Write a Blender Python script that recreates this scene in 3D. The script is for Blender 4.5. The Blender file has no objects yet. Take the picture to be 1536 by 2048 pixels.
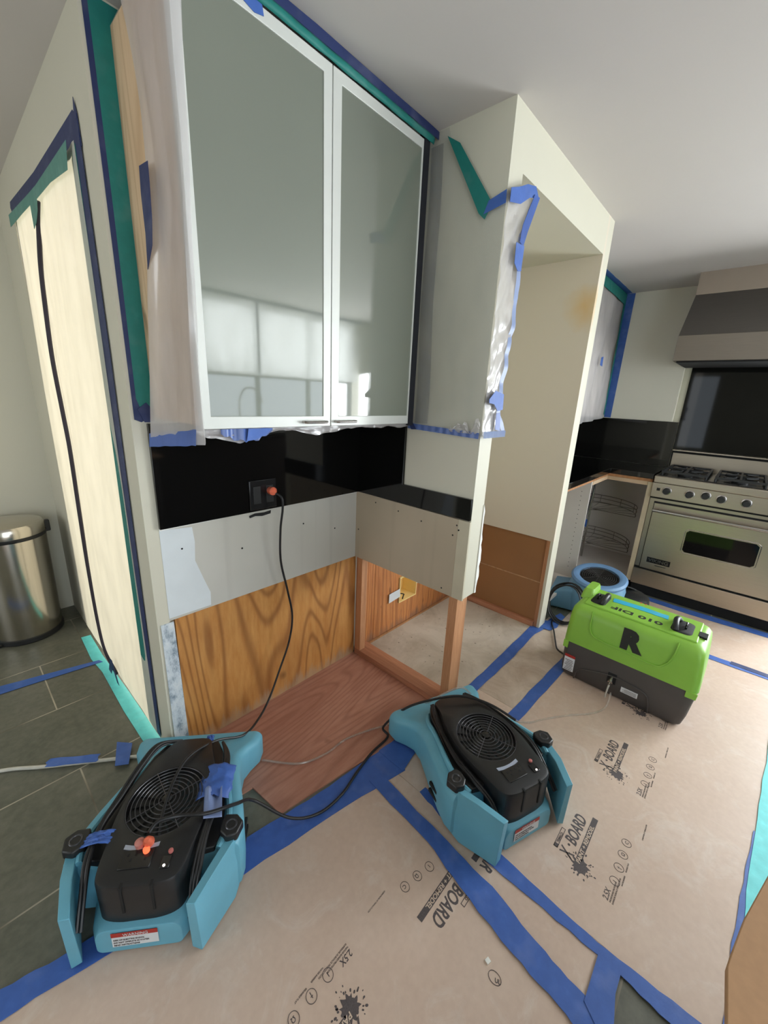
import bpy, bmesh, math, random
from math import sin, cos, pi, radians, sqrt, atan2
from mathutils import Vector, Matrix, noise
random.seed(7)
S = bpy.context.scene
COL = S.collection

# ------------------------------------------------------------------ camera
F_PX = 800.0
cd = bpy.data.cameras.new('camera'); cam = bpy.data.objects.new('camera', cd); COL.objects.link(cam)
cd.sensor_fit = 'HORIZONTAL'; cd.sensor_width = 36.0; cd.lens = 36.0 * F_PX / 1536
cd.clip_start = 0.02; cd.clip_end = 100
cam.matrix_world = Matrix(((0.67513135, 0.17652479, -0.71626578, -1.334),
                           (-0.73639359, 0.21897232, -0.64013718, -1.366),
                           (0.0438423, 0.9596302, 0.2778268, 1.369),
                           (0, 0, 0, 1)))
S.camera = cam

# ------------------------------------------------------------------ world, lights, exposure
S.view_settings.view_transform = 'Standard'
S.view_settings.look = 'None'
S.view_settings.gamma = 1.0
S.view_settings.exposure = -0.22
w = bpy.data.worlds.new('sky'); S.world = w; w.use_nodes = True
wn = w.node_tree.nodes; bg = wn['Background']
bg.inputs[0].default_value = (0.80, 0.90, 1.0, 1); bg.inputs[1].default_value = 4.0

def area(name, loc, size, target_dir, power, color=(1, 1, 1)):
    ld = bpy.data.lights.new(name, 'AREA'); ld.shape = 'RECTANGLE'
    ld.size, ld.size_y = size; ld.energy = power; ld.color = color
    o = bpy.data.objects.new(name, ld); COL.objects.link(o); o.location = loc
    o.rotation_euler = Vector(target_dir).to_track_quat('-Z', 'Z').to_euler()
    return o
LC = (0.93, 0.98, 1.0)
area('sink_window_daylight', (1.37, -3.36, 1.86), (1.9, .64), (0, 1, 0), 62, LC)
area('garden_door_daylight', (-1.5, -3.36, 1.05), (2.0, 2.0), (0, 1, 0), 20, LC)
area('patio_door_daylight', (2.62, -2.62, 1.12), (1.2, 2.05), (-1, .15, 0), 165, LC)
area('hall_daylight', (-3.9, 0.3, 1.35), (1.5, 1.3), (1, 0, 0), 9, (1.0, 0.92, 0.80))
area('zip_door_backlight', (2.6, 1.6, 1.3), (2.2, 1.8), (-1, 0, 0), 125, (1.0, 0.965, 0.88))  # added lamp to backlight the zip door plastic; no window in this wall
area('back_room_daylight', (0.2, 2.9, 1.5), (1.6, 1.4), (0, -1, 0), 42, (1.0, 0.95, 0.86))
S.cycles.use_denoising = True
S.cycles.max_bounces = 10
S.cycles.diffuse_bounces = 5
S.cycles.transparent_max_bounces = 16
S.cycles.caustics_reflective = False
S.cycles.caustics_refractive = False
S.cycles.sample_clamp_indirect = 6

# ------------------------------------------------------------------ materials
def srgb(r, g, b):
    f = lambda c: (c / 12.92 if c <= 0.04045 else ((c + 0.055) / 1.055) ** 2.4)
    return (f(r / 255), f(g / 255), f(b / 255), 1)
class NT:
    def __init__(s, name):
        s.m = bpy.data.materials.new(name); s.m.use_nodes = True
        s.n = s.m.node_tree.nodes; s.l = s.m.node_tree.links
        s.b = s.n['Principled BSDF']; s.out = s.n['Material Output']
        s.tc = s.n.new('ShaderNodeTexCoord')
    def mapping(s, scale=(1, 1, 1), loc=(0, 0, 0), rot=(0, 0, 0)):
        mp = s.n.new('ShaderNodeMapping'); s.l.new(s.tc.outputs['Object'], mp.inputs[0])
        mp.inputs['Scale'].default_value = scale; mp.inputs['Location'].default_value = loc
        mp.inputs['Rotation'].default_value = rot
        return mp.outputs[0]
    def noise(s, vec, scale, detail=3, rough=.5, dist=0):
        n = s.n.new('ShaderNodeTexNoise'); s.l.new(vec, n.inputs['Vector'])
        n.inputs['Scale'].default_value = scale; n.inputs['Detail'].default_value = detail
        n.inputs['Roughness'].default_value = rough; n.inputs['Distortion'].default_value = dist
        return n.outputs[0]
    def ramp(s, fac, stops, interp='LINEAR'):
        r = s.n.new('ShaderNodeValToRGB'); s.l.new(fac, r.inputs[0]); r.color_ramp.interpolation = interp
        e = r.color_ramp.elements
        while len(e) < len(stops): e.new(0.5)
        for k, (p, c) in enumerate(stops):
            e[k].position = p; e[k].color = c if len(c) == 4 else (*c, 1)
        return r.outputs[0]
    def mix(s, fac, a, b, mode='MIX'):
        m = s.n.new('ShaderNodeMix'); m.data_type = 'RGBA'; m.blend_type = mode
        for k, v in ((0, fac), (6, a), (7, b)):
            if isinstance(v, (int, float)): m.inputs[k].default_value = v
            elif isinstance(v, tuple): m.inputs[k].default_value = v
            else: s.l.new(v, m.inputs[k])
        return m.outputs[2]
    def math(s, op, a, b=None):
        m = s.n.new('ShaderNodeMath'); m.operation = op
        for k, v in ((0, a), (1, b)):
            if v is None: continue
            if isinstance(v, (int, float)): m.inputs[k].default_value = v
            else: s.l.new(v, m.inputs[k])
        return m.outputs[0]
    def bump(s, h, strength=.3, dist=.002):
        b = s.n.new('ShaderNodeBump'); s.l.new(h, b.inputs['Height'])
        b.inputs['Strength'].default_value = strength; b.inputs['Distance'].default_value = dist
        s.l.new(b.outputs[0], s.b.inputs['Normal'])
    def color(s, c): s.l.new(c, s.b.inputs['Base Color'])
    def set(s, rough=None, metal=None, spec=None, coat=None, coat_rough=None, alpha=None, trans=None, ior=None):
        for k, v in (('Roughness', rough), ('Metallic', metal), ('Specular IOR Level', spec), ('Coat Weight', coat),
                     ('Coat Roughness', coat_rough), ('Alpha', alpha), ('Transmission Weight', trans), ('IOR', ior)):
            if v is not None: s.b.inputs[k].default_value = v
        return s

def plain(name, c, rough=.5, metal=0, var=.06, scale=8, bump=0, bscale=60, spec=None, coat=None):
    t = NT(name); v = t.mapping(); n = t.noise(v, scale, 4)
    c0 = tuple(x * (1 - var) for x in c[:3]) + (1,); c1 = tuple(min(1, x * (1 + var)) for x in c[:3]) + (1,)
    t.color(t.ramp(n, [(.3, c0), (.7, c1)])); t.set(rough=rough, metal=metal, spec=spec, coat=coat)
    if bump: t.bump(t.noise(v, bscale, 3), bump)
    return t.m

M = {}
M['wall'] = plain('cream wall paint', srgb(206, 202, 184), .55, var=.02, scale=2, bump=.05, bscale=150)
M['wall_white'] = plain('white wall paint', srgb(222, 218, 202), .55, var=.02, scale=2, bump=.05, bscale=150)
M['ceiling'] = plain('ceiling paint', srgb(206, 200, 195), .8, var=.03, scale=1.2, bump=.05, bscale=120)
M['black_glass'] = plain('polished black stone', (.004, .004, .004, 1), .06, var=.3, scale=300)
M['black_plastic'] = plain('black moulded plastic', (.012, .0125, .0135, 1), .42, var=.15, scale=30, bump=.1, bscale=400)
M['black_gloss'] = plain('glossy black plastic', (.01, .01, .011, 1), .2, var=.1)
M['black_rubber'] = plain('black cable rubber', (.012, .012, .013, 1), .45, var=.2, scale=40)
M['dark'] = plain('dark interior', (.006, .006, .006, 1), .8)
M['blue_plastic'] = plain('blue moulded plastic', srgb(102, 168, 190), .45, var=.07, scale=9, bump=.08, bscale=350)
M['blue_plastic_pale'] = plain('pale blue moulded plastic', srgb(110, 156, 188), .45, var=.07, scale=9, bump=.08, bscale=350)
M['green_plastic'] = plain('lime green moulded plastic', srgb(134, 184, 66), .42, var=.06, scale=7, bump=.08, bscale=350)
M['grey_plastic'] = plain('charcoal moulded plastic', srgb(72, 68, 66), .5, var=.06, scale=12, bump=.08, bscale=350)
M['aluminium'] = plain('white satin aluminium', srgb(214, 216, 210), .38, .15, var=.02)
M['chrome'] = plain('brushed nickel', srgb(170, 165, 160), .25, 1, var=.03)
M['white_label'] = plain('white printed label', srgb(214, 218, 220), .4, var=.02)
M['red_label'] = plain('red printed label', srgb(168, 44, 34), .4, var=.1, scale=200)
M['ink'] = plain('black printing ink', srgb(84, 76, 76), .7, var=.2, scale=300)
M['stencil'] = plain('black stencil paint', (.012, .014, .01, 1), .6, var=.3, scale=150)
M['melamine'] = plain('white melamine board', srgb(212, 206, 200), .4, var=.02)
M['white_trim'] = plain('white gypsum edge', srgb(236, 236, 230), .6, var=.02, bump=.1, bscale=80)
M['fan_metal'] = plain('grey plastic impeller', srgb(46, 58, 60), .4, var=.2, scale=30)
M['cream_box'] = plain('cream junction box plastic', srgb(238, 214, 150), .45, var=.04)
M['orange_plug'] = plain('orange translucent plug', srgb(225, 110, 80), .3, var=.2, scale=60)
M['grey_tube'] = plain('clear grey drain hose', srgb(190, 188, 178), .35, var=.06, scale=30)
M['guard'] = plain('dark grey guard wire', srgb(84, 84, 88), .3, .6, var=.1)

def steel(name, c, rough=.32, axis='y'):
    t = NT(name); sc = (3, 3, 220) if axis == 'y' else (160, 160, 2)
    v = t.mapping(sc); n = t.noise(v, 3, 3)
    t.color(t.ramp(n, [(.3, tuple(x * .92 for x in c[:3]) + (1,)), (.7, c)])); t.set(rough=rough, metal=1)
    t.bump(n, .05, .001)
    return t.m
M['steel'] = steel('brushed stainless steel', srgb(180, 170, 154), .36)
M['hood_steel'] = steel('dull hood steel', srgb(134, 126, 116), .5)
M['steel_dark'] = steel('brushed steel of the hood', srgb(112, 108, 104), .5)
M['steel_can'] = steel('polished bin steel', srgb(205, 198, 186), .2, 'z')

def tape(name, c):
    t = NT(name); v = t.mapping(); n = t.noise(v, 30, 5, .6)
    n2 = t.noise(t.mapping((8, 8, 8)), 2, 2)
    col = t.ramp(n, [(.3, tuple(x * .88 for x in c[:3]) + (1,)), (.6, c), (.85, tuple(min(1, x * 1.15 + .01) for x in c[:3]) + (1,))])
    dust = t.ramp(n2, [(.52, (0, 0, 0)), (.8, (.045, .045, .045))])
    t.color(t.mix(1.0, col, dust, 'ADD')); t.set(rough=.55)
    t.bump(t.noise(t.mapping((1, 1, 1)), 160, 3), .25, .001)
    return t.m
M['blue_tape'] = tape('blue painter tape', srgb(62, 100, 176))
M['navy_tape'] = tape('deep blue painter tape', srgb(30, 46, 94))
M['teal_tape'] = tape('teal masking tape', srgb(16, 120, 112))
M['teal_tape_lit'] = tape('teal masking tape in lit tone', srgb(100, 214, 216))  # lighter copy of the teal tape, with strong light put into its colour

def wood(name, light, mid, dark, along='z', across=(26, 26, 1.6), rings=9, seed=0, rough=.55, stain=None, power=3.5, strength=.5):
    t = NT(name)
    v = t.mapping(across, loc=(seed, seed * 1.7, seed * .3))
    base = t.noise(v, .32, 2, .45, .25)
    r = t.math('SINE', t.math('MULTIPLY', base, rings * 2 * pi))
    r = t.math('MULTIPLY_ADD', r, .5); r.node.inputs[2].default_value = .5
    r = t.math('POWER', r, power)
    fine = t.noise(t.mapping(tuple(a * 8 for a in across)), .9, 5, .65)
    c = t.ramp(fine, [(.3, light), (.7, mid)])
    c = t.mix(t.math('MULTIPLY', r, strength), c, dark)
    big = t.noise(t.mapping((3, 3, 3), loc=(seed, 0, 0)), .9, 3)
    c = t.mix(t.ramp(big, [(.45, (0, 0, 0)), (.8, (.35, .35, .35))]), c, dark)
    kn = t.noise(t.mapping(tuple(max(5, a * .9) for a in across)), 1.1, 2)
    c = t.mix(t.ramp(kn, [(.70, (0, 0, 0)), (.76, (.7, .7, .7))]), c, tuple(x * .5 for x in dark[:3]) + (1,))
    if stain:
        # water-stained foot of the sheet, grey and streaky, with its own ragged outline
        sep = t.n.new('ShaderNodeSeparateXYZ'); t.l.new(t.tc.outputs['Object'], sep.inputs[0])
        st = t.noise(t.mapping((16, 16, 2.5)), 1.6, 5, .7)
        h = t.math('MULTIPLY_ADD', sep.outputs[2], -4.2); h.node.inputs[2].default_value = .55
        k = t.math('ADD', h, st)
        c = t.mix(t.ramp(k, [(.80, (0, 0, 0)), (1.05, (.6, .6, .6))]), c, stain)
    t.color(c); t.set(rough=rough); t.bump(fine, .15, .001)
    return t.m
M['ply_wall'] = wood('orange plywood sheathing', srgb(208, 152, 86), srgb(188, 126, 62), srgb(122, 70, 30), across=(6, 6, 1.0), rings=42, seed=3.1, strength=.6, stain=srgb(170, 150, 126))
M['ply_board'] = wood('orange wood boards', srgb(206, 142, 84), srgb(180, 108, 56), srgb(128, 70, 36), across=(26, 26, 1.4), rings=14, seed=8, stain=srgb(120, 92, 78))
M['ply_floor'] = wood('reddish plywood subfloor', srgb(188, 140, 120), srgb(170, 118, 98), srgb(128, 78, 62), across=(1.2, 7, 7), rings=36, seed=5, strength=.34)
M['stud'] = wood('redwood framing stud', srgb(206, 154, 112), srgb(182, 126, 86), srgb(134, 84, 54), across=(30, 30, 2), rings=4, seed=1.2)
M['sill'] = wood('redwood floor plate', srgb(196, 140, 108), srgb(172, 116, 86), srgb(124, 76, 54), across=(30, 2, 30), rings=4, seed=2.2)
M['veneer'] = wood('pale maple veneer', srgb(226, 196, 160), srgb(216, 184, 146), srgb(192, 156, 116), across=(14, 14, 1.0), rings=18, seed=4.4)
M['hardboard'] = plain('brown hardboard', srgb(150, 106, 66), .5, var=.06, scale=3)
M['edge_ply'] = plain('plywood counter edge', srgb(168, 118, 76), .6, var=.2, scale=40)

t = NT('slate floor tiles')
bk = t.n.new('ShaderNodeTexBrick'); v = t.mapping((1, 1, 1), loc=(1.2 + .61 * 8, -.2 + .405 * 20, 0))
jit = t.noise(t.mapping(), 6, 2)
t.l.new(v, bk.inputs['Vector'])
bk.offset = .67; bk.offset_frequency = 2; bk.squash = 1
bk.inputs['Scale'].default_value = 1; bk.inputs['Brick Width'].default_value = .61; bk.inputs['Row Height'].default_value = .405
bk.inputs['Mortar Size'].default_value = .0026; bk.inputs['Mortar Smooth'].default_value = .1
bk.inputs['Color1'].default_value = srgb(108, 110, 96); bk.inputs['Color2'].default_value = srgb(92, 96, 84); bk.inputs['Mortar'].default_value = (0, 0, 0, 1)
cl = t.noise(t.mapping(), 5, 6, .62, .6); cl2 = t.noise(t.mapping(), 40, 4, .6)
body = t.mix(.5, bk.outputs['Color'], t.ramp(cl, [(.3, srgb(72, 76, 66)), (.55, srgb(104, 104, 92)), (.75, srgb(134, 130, 118))]))
body = t.mix(.25, body, t.ramp(cl2, [(.35, srgb(60, 60, 52)), (.7, srgb(124, 120, 108))]))
grime = t.ramp(t.noise(t.mapping(), 3.5, 2), [(.4, srgb(96, 90, 76)), (.6, srgb(176, 168, 150))])
t.color(t.mix(bk.outputs['Fac'], body, grime)); t.set(rough=.42)
t.bump(cl, .35, .004)
M['slate'] = t.m

t = NT('kraft floor protection board')
n1 = t.noise(t.mapping(), 2.2, 5, .6); n2 = t.noise(t.mapping(), 55, 3); n3 = t.noise(t.mapping((1, 1, 1)), 7, 6, .7, 1.2)
c = t.ramp(n1, [(.3, srgb(197, 172, 153)), (.7, srgb(210, 188, 171))])
c = t.mix(t.ramp(n3, [(.53, (0, 0, 0)), (.75, (.42, .42, .42))]), c, srgb(226, 220, 212))
c = t.mix(.10, c, t.ramp(n2, [(.3, srgb(150, 120, 98)), (.7, srgb(220, 200, 180))]))
t.color(c); t.set(rough=.5); t.bump(n1, .2, .004)
M['kraft'] = t.m
t = NT('kraft board dusty')
n1 = t.noise(t.mapping(), 4, 6, .65, 1.5); n3 = t.noise(t.mapping(), 14, 6, .7, 2)
c = t.ramp(n1, [(.3, srgb(172, 152, 134)), (.62, srgb(204, 188, 172)), (.8, srgb(218, 208, 198))])
c = t.mix(t.ramp(n3, [(.6, (0, 0, 0)), (.8, (.5, .5, .5))]), c, srgb(222, 216, 208))
t.color(c); t.set(rough=.5)
M['kraft_dusty'] = t.m
M['carton'] = plain('brown corrugated cardboard', srgb(184, 144, 106), .75, var=.05, scale=120)

def gypsum(name, c0, c1, patch=None):
    t = NT(name); v = t.mapping(); n = t.noise(v, 1.8, 3); st = t.noise(t.mapping((14, 14, .4)), 1, 3)
    c = t.ramp(n, [(.35, c0), (.65, c1)])
    c = t.mix(t.ramp(st, [(.56, (0, 0, 0)), (.74, (.2, .2, .2))]), c, tuple(x * .55 for x in c0[:3]) + (1,))
    if patch: c = patch(t, c)
    t.color(c); t.set(rough=.75); return t.m
M['gypsum'] = gypsum('grey drywall paper', srgb(190, 187, 176), srgb(200, 198, 190))
M['gypsum_warm'] = gypsum('tan drywall paper', srgb(174, 160, 138), srgb(184, 170, 148))
M['joint'] = plain('white joint compound', srgb(214, 220, 222), .7, var=.03, scale=12)
t = NT('scraped plaster edge'); n = t.noise(t.mapping((1, 1, .6)), 26, 6, .7)
t.color(t.ramp(n, [(.35, srgb(120, 136, 150)), (.5, srgb(196, 206, 212)), (.7, srgb(226, 230, 230))])); t.set(rough=.7); t.bump(n, .5, .004)
M['scraped'] = t.m
t = NT('dusty subfloor panel'); n = t.noise(t.mapping(), 3.5, 6, .65, .8); n2 = t.noise(t.mapping(), 34, 2)
c = t.ramp(n, [(.35, srgb(176, 164, 148)), (.6, srgb(204, 194, 180))])
c = t.mix(t.ramp(n2, [(.68, (0, 0, 0)), (.74, (.8, .8, .8))]), c, srgb(110, 100, 88))
t.color(c); t.set(rough=.7); M['subfloor'] = t.m
# niche wall with one round orange water stain
t = NT('tan niche paint with a water stain')
vm = t.n.new('ShaderNodeVectorMath'); vm.operation = 'DISTANCE'; vm.inputs[1].default_value = (1.0, -.585, 1.85)
t.l.new(t.tc.outputs['Object'], vm.inputs[0])
d = t.math('ADD', vm.outputs['Value'], t.math('MULTIPLY', t.noise(t.mapping(), 9, 3), .12))
c = t.ramp(d, [(.06, srgb(212, 178, 124)), (.12, srgb(214, 194, 160)), (.18, srgb(214, 204, 186))])
t.color(c); t.set(rough=.6); M['stained'] = t.m
# back-painted glass
t = NT('frosted green-grey door glass'); n = t.noise(t.mapping(), 1.1, 2)
t.color(t.ramp(n, [(.3, srgb(110, 116, 104)), (.7, srgb(126, 131, 118))])); t.set(rough=.5, coat=1.0, coat_rough=.04, spec=.3)
t.b.inputs['Coat IOR'].default_value = 1.75
M['glass'] = t.m
t = NT('oven window glass'); t.color(t.ramp(t.noise(t.mapping(), 3), [(.3, (.004, .004, .004)), (.7, (.008, .007, .007))])); t.set(rough=.05, spec=.2); M['oven_glass'] = t.m

def film(name, c, alpha=.55, rough=.3, transl=.5, gloss=.12):
    t = NT(name); t.n.remove(t.b)
    tr = t.n.new('ShaderNodeBsdfTransparent'); di = t.n.new('ShaderNodeBsdfDiffuse'); tl = t.n.new('ShaderNodeBsdfTranslucent')
    gl = t.n.new('ShaderNodeBsdfGlossy'); gl.inputs['Roughness'].default_value = rough
    n = t.noise(t.mapping((6, 6, 2)), 2, 4)
    col = t.ramp(n, [(.3, tuple(x * .93 for x in c[:3]) + (1,)), (.7, c)])
    t.l.new(col, di.inputs[0]); t.l.new(col, tl.inputs[0])
    def mx(f, a, b):
        m = t.n.new('ShaderNodeMixShader')
        if isinstance(f, (int, float)): m.inputs[0].default_value = f
        else: t.l.new(f, m.inputs[0])
        t.l.new(a, m.inputs[1]); t.l.new(b, m.inputs[2]); return m.outputs[0]
    b = mx(transl, di.outputs[0], tl.outputs[0])
    b = mx(gloss, b, gl.outputs[0])
    fac = t.math('MULTIPLY_ADD', n, .3); fac.node.inputs[2].default_value = alpha - .15
    t.l.new(mx(fac, tr.outputs[0], b), t.out.inputs[0])
    return t.m
M['film'] = film('clear plastic sheeting', srgb(226, 224, 222), .50, .22, .3, .14)
M['film_dense'] = film('milky plastic sheeting', srgb(232, 228, 228), .66, .2, .35, .16)
M['film_milk'] = film('white plastic over windows', srgb(240, 240, 236), .92, .3, .5, .08)
M['film_thin'] = film('thin clear masking film', srgb(200, 206, 204), .22, .2, .3, .15)
M['door_film'] = film('white zip door plastic', srgb(250, 246, 232), .98, .35, .5, .03)
M['film_blue'] = film('blue taped edge of plastic', srgb(84, 118, 196), .85, .35, .25, .08)
M['film_blue_pale'] = film('pale blue tape seen through plastic', srgb(150, 172, 220), .8, .35, .25, .1)

def led(name, c, s):
    t = NT(name); t.b.inputs['Emission Color'].default_value = c; t.b.inputs['Emission Strength'].default_value = s
    t.color(t.ramp(t.noise(t.mapping(), 5), [(.3, c), (.7, c)])); return t.m
M['led_red'] = led('lit red lamp', srgb(255, 110, 70), 1.2)
M['led_white'] = led('lit white lamp', srgb(250, 240, 230), 2.0)

# ------------------------------------------------------------------ mesh helpers
class MB:
    def __init__(s): s.v = []; s.f = []
    def add(s, vs, fs):
        k = len(s.v); s.v += [tuple(p) for p in vs]; s.f += [tuple(i + k for i in f) for f in fs]; return s
    def box(s, a, b, m=None):
        x0, y0, z0 = (min(a[i], b[i]) for i in range(3)); x1, y1, z1 = (max(a[i], b[i]) for i in range(3))
        vs = [(x, y, z) for z in (z0, z1) for y in (y0, y1) for x in (x0, x1)]
        if m is not None: vs = [m @ Vector(p) for p in vs]
        return s.add(vs, [(0, 2, 3, 1), (4, 5, 7, 6), (0, 1, 5, 4), (2, 6, 7, 3), (0, 4, 6, 2), (1, 3, 7, 5)])
    def prism(s, poly, axis, v0, v1):
        n = len(poly)
        def P(q, v):
            return {'z': (q[0], q[1], v), 'y': (q[0], v, q[1]), 'x': (v, q[0], q[1])}[axis]
        vs = [P(q, v0) for q in poly] + [P(q, v1) for q in poly]
        fs = [tuple(range(n - 1, -1, -1)), tuple(range(n, 2 * n))] + [(i, (i + 1) % n, n + (i + 1) % n, n + i) for i in range(n)]
        return s.add(vs, fs)
    def tube(s, pts, r, n=8, closed=False, cap=True):
        pts = [Vector(p) for p in pts]; N = len(pts); vs = []; fs = []
        T = []
        for i in range(N):
            a = pts[(i - 1) % N] if (closed or i > 0) else pts[0]
            b = pts[(i + 1) % N] if (closed or i < N - 1) else pts[-1]
            T.append((b - a).normalized())
        up = T[0].orthogonal().normalized()
        for i in range(N):
            up = (up - T[i] * up.dot(T[i]))
            up = up.normalized() if up.length > 1e-6 else T[i].orthogonal().normalized()
            sd = T[i].cross(up); rr = r[i] if isinstance(r, (list, tuple)) else r
            for k in range(n):
                a = 2 * pi * k / n; vs.append(pts[i] + up * cos(a) * rr + sd * sin(a) * rr)
        for i in range(N if closed else N - 1):
            j = (i + 1) % N
            for k in range(n):
                fs.append((i * n + k, i * n + (k + 1) % n, j * n + (k + 1) % n, j * n + k))
        if cap and not closed:
            fs.append(tuple(range(n - 1, -1, -1))); fs.append(tuple((N - 1) * n + k for k in range(n)))
        return s.add(vs, fs)
    def loft(s, rings, cap0=True, cap1=True):
        n = len(rings[0]); vs = [p for r in rings for p in r]; fs = []
        for i in range(len(rings) - 1):
            for k in range(n):
                fs.append((i * n + k, i * n + (k + 1) % n, (i + 1) * n + (k + 1) % n, (i + 1) * n + k))
        if cap0: fs.append(tuple(range(n - 1, -1, -1)))
        if cap1: fs.append(tuple((len(rings) - 1) * n + k for k in range(n)))
        return s.add(vs, fs)
    def lathe(s, prof, n=40, c=(0, 0)):
        rings = [[(c[0] + r * cos(2 * pi * k / n), c[1] + r * sin(2 * pi * k / n), z) for k in range(n)] for r, z in prof]
        return s.loft(rings)
    def sheet(s, fn, nu, nv):
        vs = [fn(i / nu, j / nv) for j in range(nv + 1) for i in range(nu + 1)]
        fs = [(j * (nu + 1) + i, j * (nu + 1) + i + 1, (j + 1) * (nu + 1) + i + 1, (j + 1) * (nu + 1) + i) for j in range(nv) for i in range(nu)]
        return s.add(vs, fs)
    def xf(s, m):
        s.v = [tuple(m @ Vector(p)) for p in s.v]; return s
    def build(s, name, mat, parent=None, smooth=False, bevel=0, seg=2, solid=0):
        me = bpy.data.meshes.new(name); me.from_pydata(s.v, [], s.f); me.validate()
        bm = bmesh.new(); bm.from_mesh(me); bmesh.ops.recalc_face_normals(bm, faces=bm.faces)
        if solid == 0 and bevel == 0 and any(len(f.verts) > 4 for f in bm.faces):
            bmesh.ops.triangulate(bm, faces=[f for f in bm.faces if len(f.verts) > 4])
        bm.to_mesh(me); bm.free()
        me.materials.append(M[mat] if isinstance(mat, str) else mat)
        o = bpy.data.objects.new(name, me); COL.objects.link(o)
        if parent is not None: o.parent = parent
        if smooth:
            for p in me.polygons: p.use_smooth = True
            me.set_sharp_from_angle(angle=radians(38))
        if solid:
            m = o.modifiers.new('thickness', 'SOLIDIFY'); m.thickness = solid; m.offset = 0
        if bevel:
            m = o.modifiers.new('bevel', 'BEVEL'); m.width = bevel; m.segments = seg; m.limit_method = 'ANGLE'; m.angle_limit = radians(40)
            m.harden_normals = False
            for p in me.polygons: p.use_smooth = True
            me.set_sharp_from_angle(angle=radians(60))
        return o

def tag(o, label=None, cat=None, group=None, kind=None):
    if label: o['label'] = label
    if cat: o['category'] = cat
    if group: o['group'] = group
    if kind: o['kind'] = kind
    return o
def struct(o): o['kind'] = 'structure'; return o
def empty(name, loc=(0, 0, 0), rz=0, label=None, cat=None, group=None):
    o = bpy.data.objects.new(name, None); COL.objects.link(o); o.location = loc; o.rotation_euler = (0, 0, rz)
    o.empty_display_size = .05
    return tag(o, label, cat, group)
def crom(pts, k=8, closed=False):
    P = [Vector(p) for p in pts]; n = len(P); out = []
    for i in range(n if closed else n - 1):
        a = P[(i - 1) % n] if closed or i > 0 else P[0]; b = P[i]; c = P[(i + 1) % n]; d = P[(i + 2) % n] if closed or i < n - 2 else P[-1]
        for j in range(k):
            t = j / k
            out.append(.5 * ((2 * b) + (c - a) * t + (2 * a - 5 * b + 4 * c - d) * t * t + (3 * b - a - 3 * c + d) * t ** 3))
    if not closed: out.append(P[-1])
    return out
def text_mb(s, size, bold=0.0, sx=1.0, shear=0.0, depth=.0003, align='LEFT'):
    cu = bpy.data.curves.new('t', 'FONT'); cu.body = s; cu.size = size; cu.extrude = depth; cu.offset = bold; cu.shear = shear
    cu.align_x = align; cu.resolution_u = 3
    ob = bpy.data.objects.new('t', cu); COL.objects.link(ob)
    dg = bpy.context.evaluated_depsgraph_get(); me = bpy.data.meshes.new_from_object(ob.evaluated_get(dg))
    mb = MB(); mb.add([(v.co.x * sx, v.co.y, v.co.z) for v in me.vertices], [tuple(p.vertices) for p in me.polygons])
    COL.objects.unlink(ob); bpy.data.objects.remove(ob); bpy.data.meshes.remove(me); bpy.data.curves.remove(cu)
    return mb
def jag(p0, p1, wd, seed=1, j=.0025, step=.07, torn=True):
    """outline of a strip of tape from p0 to p1: edges nearly straight, ends torn"""
    rnd = random.Random(seed); a = Vector(p0); b = Vector(p1); d = b - a; L = d.length; d.normalize(); n = Vector((-d.y, d.x))
    k = max(2, int(L / step)); L1 = []; L2 = []
    for i in range(k + 1):
        p = a + d * L * i / k
        L1.append(p + n * (wd / 2 + rnd.uniform(-j, j))); L2.append(p - n * (wd / 2 + rnd.uniform(-j, j)))
    e1 = [b + n * wd * q + d * rnd.uniform(-.008, .008) for q in (.25, 0, -.25)] if torn else []
    e0 = [a + n * wd * q + d * rnd.uniform(-.008, .008) for q in (-.25, 0, .25)] if torn else []
    return [tuple(p) for p in L1 + e1 + L2[::-1] + e0]
def tape_obj(poly, axis, val, label, mat='blue_tape', th=.0012, sign=1, group=None, name='masking_tape'):
    return tag(MB().prism(poly, axis, val, val + sign * th).build(name, mat), label, 'tape', group)

HC = 2.245
# ================================================================== STRUCTURE
struct(MB().box((-4.2, -3.5, -.05), (3.2, 3.2, 0)).build('floor', 'slate'))
struct(MB().box((-4.2, -3.5, HC), (3.2, 3.2, HC + .05)).build('ceiling', 'ceiling'))
# wall the upper cabinet hangs on; its foot is stripped back behind the plywood, a hole is left for the junction box
wb = MB()
wb.box((-.935, .0, .92), (2.65, .12, HC)).box((-.935, .0, .0), (-.905, .12, .92))
wb.box((-.905, .022, 0), (.36, .12, .92)).box((.53, .022, 0), (2.65, .12, .92)).box((.36, .022, 0), (.53, .12, .17)).box((.36, .022, .34), (.53, .12, .92))
wb.box((.09, .0, .58), (1.1, .022, .92)).box((1.1, 0, 0), (2.65, .022, .92))
struct(wb.build('wall_back', 'wall'))
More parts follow.
